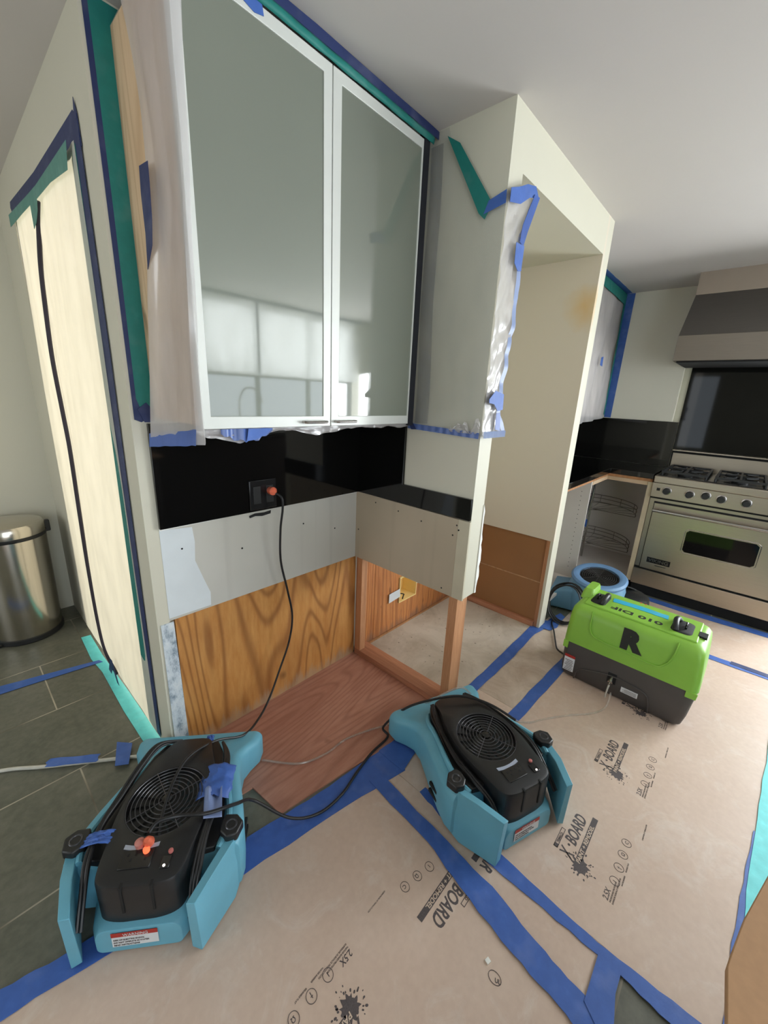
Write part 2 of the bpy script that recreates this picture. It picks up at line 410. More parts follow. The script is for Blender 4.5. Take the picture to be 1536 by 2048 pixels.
# wall with the zip door: opening y .13-1.25, z 0-2.04
wl = MB().add([(-.945, 0, 0), (-.945, .14, 0), (-.945, .14, 2.03), (-.945, 1.24, 2.03), (-.945, 1.24, 0), (-.945, 1.6, 0), (-.945, 1.6, HC), (-.945, 0, HC),
  (-.935, 0, 0), (-.935, .14, 0), (-.935, .14, 2.03), (-.935, 1.24, 2.03), (-.935, 1.24, 0), (-.935, 1.6, 0), (-.935, 1.6, HC), (-.935, 0, HC)],
  [(0, 1, 2, 7), (2, 3, 6, 7), (3, 4, 5, 6), (8, 15, 10, 9), (10, 15, 14, 11), (11, 14, 13, 12), (0, 8, 9, 1), (1, 9, 10, 2), (2, 10, 11, 3), (3, 11, 12, 4), (4, 12, 13, 5), (5, 13, 14, 6), (6, 14, 15, 7), (7, 15, 8, 0)])
wl.box((-.935, .12, 0), (-.86, .14, HC)).box((-.935, 1.24, 0), (-.86, 1.6, HC)).box((-.935, .14, 2.03), (-.86, 1.24, HC))
struct(wl.build('wall_left', 'wall'))
struct(MB().box((-4.2, 1.6, 0), (-.86, 1.7, HC)).build('wall_far', 'wall'))
struct(MB().box((2.65, -2.0, 0), (2.75, 3.0, HC)).box((2.65, -3.5, 0), (2.75, -3.25, HC)).box((2.65, -3.25, 2.16), (2.75, -2.0, HC)).build('wall_right', 'wall'))
wf = MB()
for y0, y1 in ((-3.25, -3.19), (-2.66, -2.60), (-2.06, -2.0)): wf.box((2.66, y0, 0), (2.70, y1, 2.16))
struct(wf.box((2.66, -3.25, 2.09), (2.70, -2.0, 2.16)).box((2.66, -3.25, 0), (2.70, -2.0, .08)).build('door_2', plain('dark patio door frame', srgb(60, 66, 64), .4)))
struct(MB().box((-.86, 3.0, 0), (2.75, 3.1, HC)).box((-.96, 1.7, 0), (-.86, 3.1, HC)).build('wall_rear_room', 'wall'))
# wall behind the photographer with the sink window and the garden door
wo = MB().box((-4.2, -3.4, 2.2), (2.65, -3.3, HC)).box((-4.2, -3.4, 0), (-2.55, -3.3, 2.2)).box((-.45, -3.4, 0), (.38, -3.3, 2.2))
wo.box((.38, -3.4, 0), (2.38, -3.3, 1.06)).box((2.38, -3.4, 0), (2.65, -3.3, 2.2))
struct(wo.build('wall_opposite', 'wall_white'))
wf = MB()
for x0, x1 in ((.38, .42), (1.02, 1.06), (1.68, 1.72), (2.34, 2.38)): wf.box((x0, -3.345, 1.06), (x1, -3.305, 2.2))
for z0, z1 in ((1.06, 1.10), (1.50, 1.54), (2.16, 2.2)): wf.box((.38, -3.345, z0), (2.38, -3.305, z1))
struct(wf.build('window_1', plain('dark window frame', srgb(60, 66, 64), .4)))
wf = MB()
for x0, x1 in ((-2.55, -2.48), (-1.53, -1.47), (-.52, -.45)): wf.box((x0, -3.345, 0), (x1, -3.305, 2.2))
wf.box((-2.55, -3.345, 2.12), (-.45, -3.305, 2.2)).box((-2.55, -3.345, 0), (-.45, -3.305, .08))
struct(wf.build('door_1', plain('dark door frame', srgb(60, 66, 64), .4)))
struct(MB().box((-4.3, -3.4, 0), (-4.2, -.6, HC)).box((-4.3, 1.1, 0), (-4.2, 1.7, HC)).box((-4.3, -.6, 0), (-4.2, 1.1, .6)).box((-4.3, -.6, 2.05), (-4.2, 1.1, HC)).build('wall_hall', 'wall'))
# partition between cabinet bay and fridge niche (bottom cut away), soffit, fridge side panel
struct(MB().box((.0, -.629, .58), (.09, 0, HC)).build('wall_partition', 'wall'))
struct(MB().box((.09, -.629, 2.08), (1.005, 0, HC)).build('wall_soffit', 'wall'))
struct(MB().box((1.03, -.629, 0), (1.10, 0, HC)).box((1.005, -.629, .0), (1.03, -.612, .585)).build('wall_fridge_side', 'wall'))
struct(MB().box((1.005, -.629, .585), (1.03, 0, HC)).build('wall_niche_right', 'stained'))
# chase above the hood
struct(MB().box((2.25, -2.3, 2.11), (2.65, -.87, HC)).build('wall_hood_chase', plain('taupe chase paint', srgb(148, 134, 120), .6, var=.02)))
# strip of wall below the chase end
struct(MB().box((2.6, -.86, 1.275), (2.65, 0, HC)).build('wall_range_side', 'wall_white'))

# ================================================================== CABINET BAY
# stripped lower wall
tag(MB().box((-.885, .006, .0), (-.0, .022, .58)).build('plywood_panel', 'ply_wall'), 'orange stained plywood sheet exposed on the stripped wall below the grey drywall', 'plywood')
d = empty('drywall_panel', (0, 0, .58), 0, 'grey drywall strip under the black backsplash with a white plastered left end', 'drywall')
MB().box((-.905, 0, 0), (-.001, .02, .34)).build('gypsum_board', 'gypsum', d)
jp = [(-.905, .01), (-.905, .335), (-.80, .325), (-.795, .27), (-.80, .2), (-.775, .12), (-.755, .06), (-.757, .008)]
MB().prism(jp, 'y', -.0012, .0).build('joint_compound', 'joint', d)['label'] = 'white joint compound patch'
MB().prism([(-.905, .333), (-.5, .339), (-.001, .334), (-.001, .345), (-.905, .345)], 'y', -.003, .0).build('torn_edge', 'white_trim', d)
for hx, hz in ((-.33, .24), (-.62, .2), (-.84, .255), (-.15, .18)):
    hb = MB(); hb.prism([(hx + .0035 * cos(a * pi / 4), hz + .0035 * sin(a * pi / 4)) for a in range(8)], 'y', -.0018, 0).build('screw_hole', 'dark', d)
hb = MB()
hb.prism([(-.585, .324), (-.56, .33), (-.52, .327), (-.49, .331), (-.492, .318), (-.53, .314), (-.56, .319), (-.583, .315)], 'y', -.0042, -.003)
hb.build('torn_hole', 'dark', d)
tag(MB().prism([(-.935, 0), (-.885, 0), (-.888, .2), (-.89, .4), (-.893, .575), (-.935, .575)], 'y', -.004, .0).build('plaster_strip', 'scraped'), 'scraped blue-white plaster edge at the left end of the plywood sheet', 'plaster')
# right-hand drywall strip on the partition
d = empty('drywall_panel', (0, 0, .58), 0, 'tan drywall strip on the partition under the low black backsplash', 'drywall')
MB().prism([(-.0, 0), (-.58, -.002), (-.58, .335), (-.0, .34)], 'x', -.012, -.0005).build('gypsum_board', 'gypsum_warm', d)
MB().box((-.010, -.631, -.004), (-.0005, -.58, .335)).build('corner_strip', plain('paler corner strip', srgb(196, 188, 164), .6), d)
for hy, hz in ((-.13, .31), (-.27, .3), (-.4, .285), (-.56, .265), (-.575, .31), (-.585, .292), (-.02, .15), (-.53, .02)):
    MB().prism([(hy + .0035 * cos(a * pi / 4), hz + .0035 * sin(a * pi / 4)) for a in range(8)], 'x', -.0128, -.011).build('screw_hole', 'dark', d)
# torn gypsum chunks at the partition end
rg = MB(); rnd = random.Random(4)
pl = [(.086, .58)]
for k in range(16):
    z = .58 + k * .024; pl.append((.094 + rnd.uniform(0, .016) * (1 if k < 11 else .3) + (.012 if 2 < k < 5 else 0), z))
pl.append((.086, .97)); rg.prism(pl, 'y', -.633, -.612)
tag(rg.build('torn_gypsum', 'white_trim', None), 'ragged torn white gypsum edge at the foot of the partition end', 'plaster')
# black splash
tag(MB().box((-.905, -.014, .92), (-.0145, -.001, 1.258)).build('backsplash', 'black_glass', bevel=.001), 'glossy black backsplash slab under the wall cabinet', 'backsplash')
tag(MB().prism([(-.0005, .92), (-.629, .92), (-.629, 1.005), (-.285, 1.005), (-.285, 1.262), (-.0005, 1.262)], 'x', -.014, -.0005).build('backsplash', 'black_glass', bevel=.001), 'glossy black L-shaped backsplash slab on the partition', 'backsplash')

# outlet with double plate
o = empty('power_outlet', (-.53, -.014, .985), 0, 'black double outlet plate on the black backsplash', 'outlet')
MB().box((-.058, -.006, -.058), (.058, 0, .058)).build('cover_plate', 'black_gloss', o, bevel=.003)
MB().box((-.043, -.008, -.034), (-.012, -.006, .034)).build('switch', 'black_plastic', o, bevel=.001)
MB().box((.012, -.008, -.034), (.043, -.006, .034)).build('socket', 'black_plastic', o, bevel=.001)
# ---- upper cabinet
cb = empty('wall_cabinet', (-.47, 0, 1.27), 0, 'tall wall cabinet with two frosted glass doors above the black backsplash', 'cabinet')
def P(o):  # keep world coordinates for children of an empty with a location
    for ch in ([o] if o.type == 'MESH' else []): ch.matrix_parent_inverse = ch.parent.matrix_world.inverted()
    return o
def wchild(mb, name, mat, par, **k):
    L = par.location; inv = Matrix.Translation((-L.x, -L.y, -L.z))
    if par.rotation_euler.z: inv = (Matrix.Translation(L) @ Matrix.Rotation(par.rotation_euler.z, 4, 'Z')).inverted()
    return mb.xf(inv).build(name, mat, par, **k)
wchild(MB().box((-.88, -.325, 1.275), (-.875, 0, 2.2)), 'side_panel', 'veneer', cb)['label'] = 'maple veneer side panel'
wchild(MB().box((-.874, -.325, 1.275), (-.03, -.015, 2.195)), 'body', 'melamine', cb)
def door(x0, x1, hinge, hx, fl=.045, fr=.045):
    z0, z1 = 1.269, 2.192; y0, y1 = -.347, -.328
    D = Vector((x0, y0, z0))
    e = wchild(MB().add([(x0, y0, z0), (x1, y0, z0), (x1, y0, z1), (x0, y0, z1), (x0 + fl, y0, z0 + .031), (x1 - fr, y0, z0 + .031), (x1 - fr, y0, z1 - .028), (x0 + fl, y0, z1 - .028),
        (x0, y1, z0), (x1, y1, z0), (x1, y1, z1), (x0, y1, z1), (x0 + fl, y1, z0 + .031), (x1 - fr, y1, z0 + .031), (x1 - fr, y1, z1 - .028), (x0 + fl, y1, z1 - .028)],
        [(0, 1, 5, 4), (1, 2, 6, 5), (2, 3, 7, 6), (3, 0, 4, 7), (8, 12, 13, 9), (9, 13, 14, 10), (10, 14, 15, 11), (11, 15, 12, 8),
         (0, 8, 9, 1), (1, 9, 10, 2), (2, 10, 11, 3), (3, 11, 8, 0), (4, 5, 13, 12), (5, 6, 14, 13), (6, 7, 15, 14), (7, 4, 12, 15)]), 'door', 'aluminium', cb, bevel=.0012)
    g = MB().box((x0 + fl - .002, y0 + .003, z0 + .029), (x1 - fr + .002, y1 - .003, z1 - .026)); L = cb.location
    g.xf(Matrix.Translation((-L.x, -L.y, -L.z))).build('glass_pane', 'glass', e)['label'] = 'frosted green-grey glass'
    h = MB(); hz = z0 + .014
    h.tube([(hx - .042, y0, hz), (hx - .042, y0 - .014, hz), (hx - .038, y0 - .018, hz), (hx + .038, y0 - .018, hz), (hx + .042, y0 - .014, hz), (hx + .042, y0, hz)], .0042, 8)
    h.xf(Matrix.Translation((-L.x, -L.y, -L.z))).build('handle', 'chrome', e, smooth=True)
door(-.888, -.4735, 0, -.540, fl=.024, fr=.0285)
door(-.4705, -.078, 1, -.413, fl=.031, fr=.007)
for x, yy, zz, L, lab in ():
    pass
# plastic strip, teal tape and blue tape along the cabinet top
tag(MB().sheet(lambda u, v: (-.88 + u * .85, -.350 - .004 * sin(v * 3) - .003 * noise.noise((u * 12, v * 2, 1)), 2.194 + v * .022), 60, 3).build('masking_tape', 'teal_tape', solid=.001, smooth=True), 'teal tape strip bridging the cabinet top and the ceiling above the glass doors', 'tape')
tape_obj(jag((-.90, 2.230), (-.0, 2.230), .024, 3, j=.0015), 'y', -.3475, 'dark blue tape line under the ceiling along the front of the wall cabinet', 'navy_tape', th=.0012, sign=-1)
tape_obj([(-.80, 2.196), (-.68, 2.196), (-.676, 2.176), (-.70, 2.170), (-.74, 2.18), (-.80, 2.178)], 'y', -.3475, 'blue tape patch on the top rail of the left cabinet door', sign=-1)

# tape down the wall to the left of the cabinet
tl = empty('masking_tape', (-.91, 0, 1.27), 0, 'wide teal tape strip down the wall left of the maple cabinet side', 'tape')
wchild(MB().prism([(-.930, 1.30), (-.928, 1.7), (-.929, 2.24), (-.86, 2.24), (-.881, 2.2), (-.881, 1.29)], 'y', -.0015, 0), 'tape_strip', 'teal_tape', tl)
tape_obj([(-.936, 1.27), (-.936, 2.243), (-.924, 2.243), (-.923, 1.8), (-.925, 1.33), (-.906, 1.268), (-.918, 1.262)], 'y', -.0015, 'narrow dark blue tape along the outer corner beside the wide teal strip', 'navy_tape', sign=-1)
tape_obj([(-.91, 1.262), (-.925, 1.30), (-.90, 1.32), (-.884, 1.30), (-.884, 1.262)], 'y', -.004, 'torn blue tape end at the foot of the wide teal strip', 'navy_tape', sign=-1)

# plastic wrapped round the left side of the cabinet
def filmL(u, v):   # u: 0 back edge on the side panel -> 1 front edge on the door frame ; v: 0 top -> 1 bottom
    z = 2.235 - v * (1.042 - .044 * u)
    back = -.105 - .09 * sin(min(1, v * 2.2) * pi / 2) + (.0 if v < .45 else (v - .45) * .30)
    wrap = max(0, .026 * (1 - v / .80)) + .003; side = .88
    if u < side:
        q = u / side
        y = back + (-.350 - back) * q
        x = -.889 - .009 * sin(q * 5 + v * 2.4) * (.3 + v) - .010 * noise.noise((q * 2.2, v * 2.6, 2)) - .006 * v * (1 - q) - .003 * abs(sin(q * 9 + v * 2)) - .004
        x = min(x, -.8885)
    else:
        q = (u - side) / (1 - side); x = -.889 + wrap * q; y = -.353 - .004 * (1 - q) - .002 * sin(v * 20)
    return (x, y, z)
f = empty('plastic_sheet', (-.885, -.2, 1.2), 0, 'hanging clear plastic sheet over the left side of the wall cabinet', 'plastic sheet')
wchild(MB().sheet(filmL, 50, 60), 'sheeting', 'film_dense', f, smooth=True)
def filmLb(u, v):
    p = filmL(u * .87, 1); return (p[0] - .004 * v - .005 * abs(noise.noise((u * 4, v, 1))), p[1], p[2] + .038 - .040 * v + .006 * noise.noise((u * 5, 2, 2)))
wchild(MB().sheet(filmLb, 28, 5), 'taped_hem', 'film_blue', f, smooth=True)['label'] = 'blue taped hem of the sheet'
tape_obj([(-.182, 1.855), (-.235, 1.85), (-.232, 1.80), (-.226, 1.74), (-.212, 1.69), (-.168, 1.645), (-.178, 1.72), (-.176, 1.80)], 'x', -.912, 'blue tape piece on the hanging plastic beside the maple panel', 'navy_tape', sign=-1)
# ragged film and tape under the doors
def rag(u, v):
    x = -.90 + u * .86
    drop = .006 + .030 * max(0, 1 - abs(u - .13) * 7) + .010 * abs(noise.noise((u * 6, 0, 5))) + (.016 if .33 < u < .6 else 0) * sin((u - .33) / .27 * pi) + .008 * max(0, noise.noise((u * 17, 3, 5)))
    return (x, -.338 - .012 * noise.noise((u * 20, v * 3, 1)) * v, 1.268 - v * drop)
r = empty('plastic_sheet', (-.47, -.33, 1.26), 0, 'ragged clear plastic hem hanging under the glass cabinet doors', 'plastic sheet')
wchild(MB().sheet(rag, 120, 4), 'sheeting', 'film_dense', r, smooth=True)
wchild(MB().sheet(lambda u, v: (-.84 + u * .15, -.345 - .006 * sin(u * 20), 1.268 - v * (.012 + .022 * sin(u * pi) + .004 * sin(u * 30))), 20, 3), 'tape_strip', 'film_blue', r, smooth=True)['label'] = 'blue tape stuck on the hem'
tag(MB().prism([(-.765, 1.268), (-.69, 1.268), (-.71, 1.252), (-.745, 1.238), (-.772, 1.235)], 'y', -.352, -.351).build('masking_tape', 'blue_tape'), 'bright blue tape scrap under the left glass door', 'tape')

# ---- film over the partition with its zigzag tape
def filmB(u, v):
    z = 2.215 - v * .965
    top = 0
    yl = -.10 - .0 * u
    y = -.03 - u * .602
    zt = 2.24 if y > -.40 else (2.205 - (-.40 - y) / .16 * .245 if y > -.56 else 1.96 + (-.56 - y) / .07 * .03)
    z = zt + (1.245 - zt) * v
    x = -.004 - .006 * abs(noise.noise((u * 5, v * 4, 3))) - .004 * abs(sin(u * 5 + v * 4 + sin(v * 3)))
    return (x, y, z)
f = empty('plastic_sheet', (0, -.3, 1.25), 0, 'clear plastic sheet over the partition wall, wrapped round its end', 'plastic sheet')
wchild(MB().sheet(filmB, 40, 40), 'sheeting', 'film_thin', f, smooth=True)
def endw(v):  # right-hand edge of the sheet on the end face
    ks = [(0, .185), (.12, .125), (.22, .10), (.35, .125), (.5, .128), (.62, .11), (.72, .105), (.8, .095), (.9, .10), (1, .16)]
    for (a, b), (c, e) in zip(ks, ks[1:]):
        if v <= c: return b + (e - b) * (v - a) / (c - a)
    return .16
def filmE(u, v):
    zt = 1.992 + .045 * u; z = zt + (1.245 - zt) * v; x = -.006 + (endw(v) + .006) * u
    y = -.634 - .006 * abs(sin(v * 26 + u * 5 + 2 * noise.noise((u * 2, v * 5, 1)))) - .004 * noise.noise((u * 6, v * 18, 7)) - .006 * u
    return (x, y, z)
wchild(MB().sheet(filmE, 14, 90), 'end_flap', 'film_dense', f, smooth=True)
wchild(MB().sheet(lambda u, v: (lambda p: (p[0] - .028 + .03 * u, p[1] - .003, p[2]))(filmE(1, v)), 3, 70), 'taped_edge', 'film_blue_pale', f, smooth=True)['label'] = 'pale blue taped edge'
wchild(MB().sheet(lambda u, v: (-.012 - .003 * abs(sin(u * 30)), -.295 - u * .335, 1.268 - .012 * u - v * .022), 40, 3), 'taped_hem', 'film_blue', f, smooth=True)['label'] = 'blue taped hem'
wchild(MB().sheet(lambda u, v: (-.012 + u * .17, -.648 - .006 * abs(sin(u * 22)), 1.262 - v * .024), 14, 2), 'taped_hem', 'film_blue_pale', f, smooth=True)
wchild(MB().sheet(lambda u, v: (-.012 - .014 * abs(noise.noise((u * 9, v * 9, 3))), -.50 - u * .13, 1.25 + v * .045 * (.5 + noise.noise((u * 5, 1, 2)) + .3 * u)), 14, 8), 'bunched_film', 'film_dense', f, smooth=True)
wchild(MB().sheet(lambda u, v: (-.0085, -.325 - u * (.05 + .015 * v) - .004 * sin(v * 9), 2.2 - v * .93), 4, 40), 'blue_strip', film('faint blue tape behind film', srgb(64, 84, 124), .24, .35, .25, .08), f, smooth=True)['label'] = 'blue strip seen through the film'
tape_obj([(-.393, 2.212), (-.445, 2.178), (-.588, 1.975), (-.565, 1.935), (-.541, 1.957)], 'x', -.012, 'teal tape running down slantwise on the partition below the ceiling', 'teal_tape', sign=-1)
tape_obj([(-.560, 1.950), (-.575, 1.985), (-.635, 2.001), (-.636, 1.965)], 'x', -.0135, 'blue tape rising from the teal strip to the partition corner', sign=-1)
tape_obj([(-.012, 2.003), (-.012, 1.965), (.06, 1.982), (.118, 2.018), (.185, 2.038), (.155, 2.062), (.095, 2.048), (.04, 2.022)], 'y', -.648, 'blue tape crossing the end face of the partition at the top of the film', sign=-1)
tape_obj([(.185, 2.038), (.145, 2.035), (.085, 1.93), (.078, 1.88), (.105, 1.87), (.125, 1.92)], 'y', -.652, 'faded blue tape flap hanging down from the partition corner', 'film_blue', sign=-1)
tape_obj([(.052, 1.872), (.112, 1.876), (.110, 1.80), (.085, 1.795), (.056, 1.812)], 'y', -.653, 'small blue tape square high on the wrapped partition end', sign=-1)
tape_obj([(-.010, 1.375), (.03, 1.405), (.095, 1.395), (.10, 1.34), (.06, 1.335), (.03, 1.358), (-.008, 1.362)], 'y', -.653, 'blue tape patch low on the wrapped partition end', sign=-1)
tape_obj([(.055, 1.325), (.085, 1.33), (.10, 1.262), (.06, 1.268)], 'y', -.652, 'faded blue tape tail under the low patch on the partition end', 'film_blue', sign=-1)
tape_obj([(-.30, 1.275), (-.325, 1.272), (-.345, 1.245), (-.32, 1.243)], 'x', -.018, 'dark blue tape knot at the lower cabinet corner on the partition', 'navy_tape', sign=-1)
# black gap strip right of the cabinet
tag(MB().box((-.077, -.349, 1.262), (-.048, -.325, 2.21)).build('masking_tape', plain('black tape', (.008, .009, .016, 1), .5)), 'dark tape closing the gap right of the glass cabinet', 'tape')

# ================================================================== FRAMING AND FLOOR OF THE BAY
s1 = tag(MB().box((.0, -.042, .036), (.04, -.001, .58)).build('wall_stud', 'stud', bevel=.0015), 'redwood stud standing in the corner beside the plywood sheet', 'stud')
tag(MB().box((.005, -.603, .036), (.086, -.562, .58)).build('wall_stud', 'stud', bevel=.0015), 'free redwood stud under the cut end of the partition', 'stud')
tag(MB().box((.0, -.612, .0), (.09, -.0, .036)).build('floor_plate', 'sill', bevel=.0015), 'redwood floor plate under the removed partition', 'timber')
tag(MB().box((.965, -.629, 0.003), (1.005, -.605, .585)).build('wall_stud', 'stud'), 'redwood stud at the front of the brown panel beside the white post', 'stud') if 0 else None
bd = empty('wood_boards', (.5, .012, 0), 0, 'orange vertical wood boards at the back of the fridge niche', 'boards')
for k, (x0, x1, zz) in enumerate(((.041, .15, .58), (.153, .36, .58), (.53, .74, .58), (.743, 1.028, .58))):
    wchild(MB().box((x0, .004, 0), (x1, .021, zz)), 'board', 'ply_board', bd)
wchild(MB().box((.36, .004, 0), (.53, .021, .17)), 'board', 'ply_board', bd); wchild(MB().box((.36, .004, .34), (.53, .021, .58)), 'board', 'ply_board', bd)
jb = empty('junction_box', (.445, .02, .25), 0, 'open cream junction box with white mounting tabs in the niche back wall', 'junction box')
wchild(MB().box((.362, -.005, .172), (.368, .11, .338)).box((.522, -.005, .172), (.528, .11, .338)).box((.368, -.005, .172), (.522, .11, .178)).box((.368, -.005, .332), (.522, .11, .338)), 'box', 'cream_box', jb)
wchild(MB().box((.368, .104, .178), (.522, .108, .332)), 'back_plate', film('cream box back', srgb(250, 226, 170), .97, .3, .5, .03), jb)
wchild(MB().prism([(.268, .205), (.268, .262), (.362, .268), (.37, .215)], 'y', -.006, -.004), 'mounting_tab', 'white_label', jb)
wchild(MB().prism([(.528, .25), (.528, .305), (.6, .305), (.605, .255)], 'y', -.006, -.004), 'mounting_tab', 'white_label', jb)
tag(MB().tube(crom([(.37, -.006, .235), (.385, -.02, .23), (.39, -.012, .215), (.375, -.02, .205), (.385, -.01, .2)], 5), .0035, 6).build('wire_stub', 'black_rubber', smooth=True), 'short black wire end poking out of the junction box', 'wire')
hp = empty('hardboard_panel', (1.02, -.3, 0), 0, 'brown hardboard lining on the lower right side of the fridge niche', 'panel')
wchild(MB().box((1.018, -.60, .0), (1.03, .0, .585)), 'sheet', 'hardboard', hp)
wchild(MB().box((1.0155, -.59, .30), (1.018, -.002, .306)), 'glue_line', plain('dried glue line', srgb(176, 140, 104), .6, var=.3, scale=60), hp)
wchild(MB().box((.995, -.592, .0), (1.018, .0, .038)), 'bottom_plate', 'sill', hp)
wchild(MB().box((1.005, -.612, .0), (1.028, -.592, .585)), 'edge_stud', 'stud', hp)

tag(MB().prism([(-.90, .006), (-.001, .006), (-.001, -.575), (-.255, -.56), (-.52, -.51), (-.785, -.47), (-.80, -.32), (-.90, -.31)], 'z', .0, .006).build('subfloor_sheet', 'ply_floor'), 'reddish worn plywood subfloor sheet in front of the stripped wall', 'plywood')
tag(MB().prism([(.091, .003), (.992, .003), (.992, -.60), (.091, -.60)], 'z', .0, .004).build('subfloor_sheet', 'subfloor'), 'pale dusty subfloor panel on the floor of the fridge niche', 'subfloor')
tag(MB().box((.095, -.004, .004), (.99, .003, .016)).build('trim_strip', 'edge_ply'), 'thin dark wood strip along the back of the niche floor', 'trim')

# ================================================================== ZIP DOOR
zd = empty('zip_door', (-.95, .7, 0), 0, 'white plastic zip door sealing the doorway on the left', 'plastic door')
def zf(u, v):
    y = .148 + u * (1.035 + .07 * (1 - v)); zt = 1.99 + .04 * u; z = .02 + v * (zt - .02)
    x = -.952 + .010 * sin(u * pi) * sin(v * pi) * sin(u * 9 + 2 * v) + .004 * noise.noise((u * 9, v * 2.5, 4)) * (.4 + v) + .0035 * sin(u * 60 + v * 4) * max(0, v - .55)
    return (x, y, z)
wchild(MB().sheet(zf, 60, 40), 'sheeting', 'door_film', zd, smooth=True)
zp = [(.66, 1.97), (.732, 1.882), (.80, 1.78), (.85, 1.62), (.879, 1.454), (.86, 1.25), (.845, 1.081), (.875, .8), (.899, .512), (.89, .2), (.83, .06), (.66, .02)]
zz = crom([(-.957, y, z) for y, z in zp], 6)
wchild(MB().tube(zz, .008, 6), 'zipper', plain('dark zipper tape', (.02, .014, .028, 1), .6), zd)
tape_obj([(.105, 2.035), (.12, 2.075), (.13, 2.045), (.14, 2.055), (.7, 2.07), (1.24, 2.108), (1.255, 2.09), (1.23, 2.06), (1.22, 2.035), (1.12, 2.03), (.746, 2.0), (.17, 1.965), (.10, 1.965)], 'x', -.9475, 'dark blue tape across the top of the zip door', 'navy_tape', sign=-1)
tape_obj([(.105, 2.035), (.165, 2.0), (.163, 1.47), (.17, .8), (.175, .02), (.12, .02), (.108, .8), (.098, 1.47)], 'x', -.9488, 'dark blue tape down the right side of the zip door', 'navy_tape', sign=-1)
tape_obj([(.150, 1.985), (.195, 1.96), (.193, 1.47), (.215, .8), (.235, .03), (.17, .02), (.165, 1.0)], 'x', -.9498, 'narrow teal tape inside the right side of the zip door', 'teal_tape', sign=-1)
tape_obj([(.165, 1.99), (.6, 2.0), (.75, 2.01), (1.2, 2.045), (1.2, 2.0), (.9, 1.985), (.74, 1.975), (.74, 1.90), (.69, 1.91), (.64, 1.935), (.62, 1.965), (.4, 1.955), (.19, 1.93)], 'x', -.966, 'teal tape inside the top of the zip door with a hanging tab', tape('dull teal tape', srgb(84, 142, 130)), sign=-1)
tape_obj([(1.15, 2.02), (1.175, 2.02), (1.235, 1.2), (1.25, .02), (1.24, .02), (1.22, 1.2)], 'x', -.9488, 'thin dark tape line down the far side of the zip door', plain('dark purple tape line', srgb(60, 44, 62), .6), sign=-1)
tape_obj([(-.946, .13), (-1.0, .17), (-1.004, .4), (-.998, .75), (-1.01, .9), (-1.0, 1.155), (-.957, 1.15), (-.96, .9), (-.95, .5)], 'z', .001, 'teal tape on the slate along the foot of the zip door', 'teal_tape_lit')
tape_obj([(.57, .012), (.60, .012), (.64, .07), (.69, .012), (.73, .014), (.67, .11), (.635, .115)], 'x', -.972, 'dark tape fork at the foot of the zipper', 'navy_tape', sign=-1)

# ================================================================== FLOOR BOARDS AND TAPES
Z1, Z2 = .0025, .0037
def line_txt(mb, s, x, y, size, z=Z1 + .0001, **k):
    t = text_mb(s, size, **k); mb.add([(p[0] + x, p[1] + y, p[2] + z) for p in t.v], t.f)
def splat(mb, cx, cy, r, seed):
    rnd = random.Random(seed); n = 44; vs = []
    for i in range(n):
        a = 2 * pi * i / n; q = r * (.62 + .5 * abs(sin(a * 5.5 + seed)) * rnd.random() + .12 * rnd.random()); vs.append((cx + q * cos(a), cy + q * sin(a)))
    mb.prism(vs, 'z', Z1, Z1 + .0004)
    for i in range(34):
        a = rnd.uniform(0, 2 * pi); q = r * rnd.uniform(1.05, 1.75); s = r * rnd.uniform(.03, .11)
        c = (cx + q * cos(a), cy + q * sin(a)); e = (cos(a), sin(a))
        mb.prism([(c[0] + s * (cos(b) * e[0] * 1.5 - sin(b) * e[1]), c[1] + s * (cos(b) * e[1] * 1.5 + sin(b) * e[0])) for b in [k * pi / 3 for k in range(6)]], 'z', Z1, Z1 + .0004)
def bar_cut(mb, x0, y0, x1, y1, th=.0018):
    mb.box((x0, y0, Z1), (x1, y0 + th, Z1 + .0004)).box((x0, y1 - th, Z1), (x1, y1, Z1 + .0004)).box((x0, y0, Z1), (x0 + th, y1, Z1 + .0004)).box((x1 - th, y0, Z1), (x1, y1, Z1 + .0004))
M['kraft_ink'] = plain('unprinted kraft letters', srgb(206, 184, 164), .6, var=.03)
def logo(board, ox, oy, rot=0, parts=('x', 'board', 'paint', 'tri', 'splat'), seed=1, row=True, lz=0):
    a = MB(); b = MB()
    if 'x' in parts: line_txt(a, 'X', -.004, -.006, .058, bold=.0009, sx=.58, shear=.25); line_txt(a, '\u00b7', .034, .0, .050, bold=.001)
    if 'board' in parts: line_txt(a, 'BOARD', .048, .0, .050, bold=.0011, sx=.70, shear=.2)
    if 'tri' in parts:
        bar_cut(a, .004, .041, .082, .054); a.box((.004, .041, Z1), (.018, .054, Z1 + .0004)); line_txt(a, 'TRIMACO', .022, .0435, .010, bold=.0003, sx=.95)
    if 'splat' in parts: splat(a, .0, -.029, .026, seed)
    if 'paint' in parts:
        a.box((.016, -.0295, Z1), (.192, -.0125, Z1 + .0004)); line_txt(b, 'PAINT + REMODEL', .004, -.0265, .0165, z=Z1 + .0005, bold=.0004, sx=1.10, shear=.1)
    m = Matrix.Translation((ox, oy, lz)) @ Matrix.Rotation(rot, 4, 'Z')
    L = board.location
    o = a.xf(Matrix.Translation((-L.x, -L.y, -L.z)) @ m).build('printed_logo', 'ink', board)
    if b.v: b.xf(Matrix.Translation((-L.x, -L.y, -L.z)) @ m).build('printed_letters', 'kraft_ink', o)
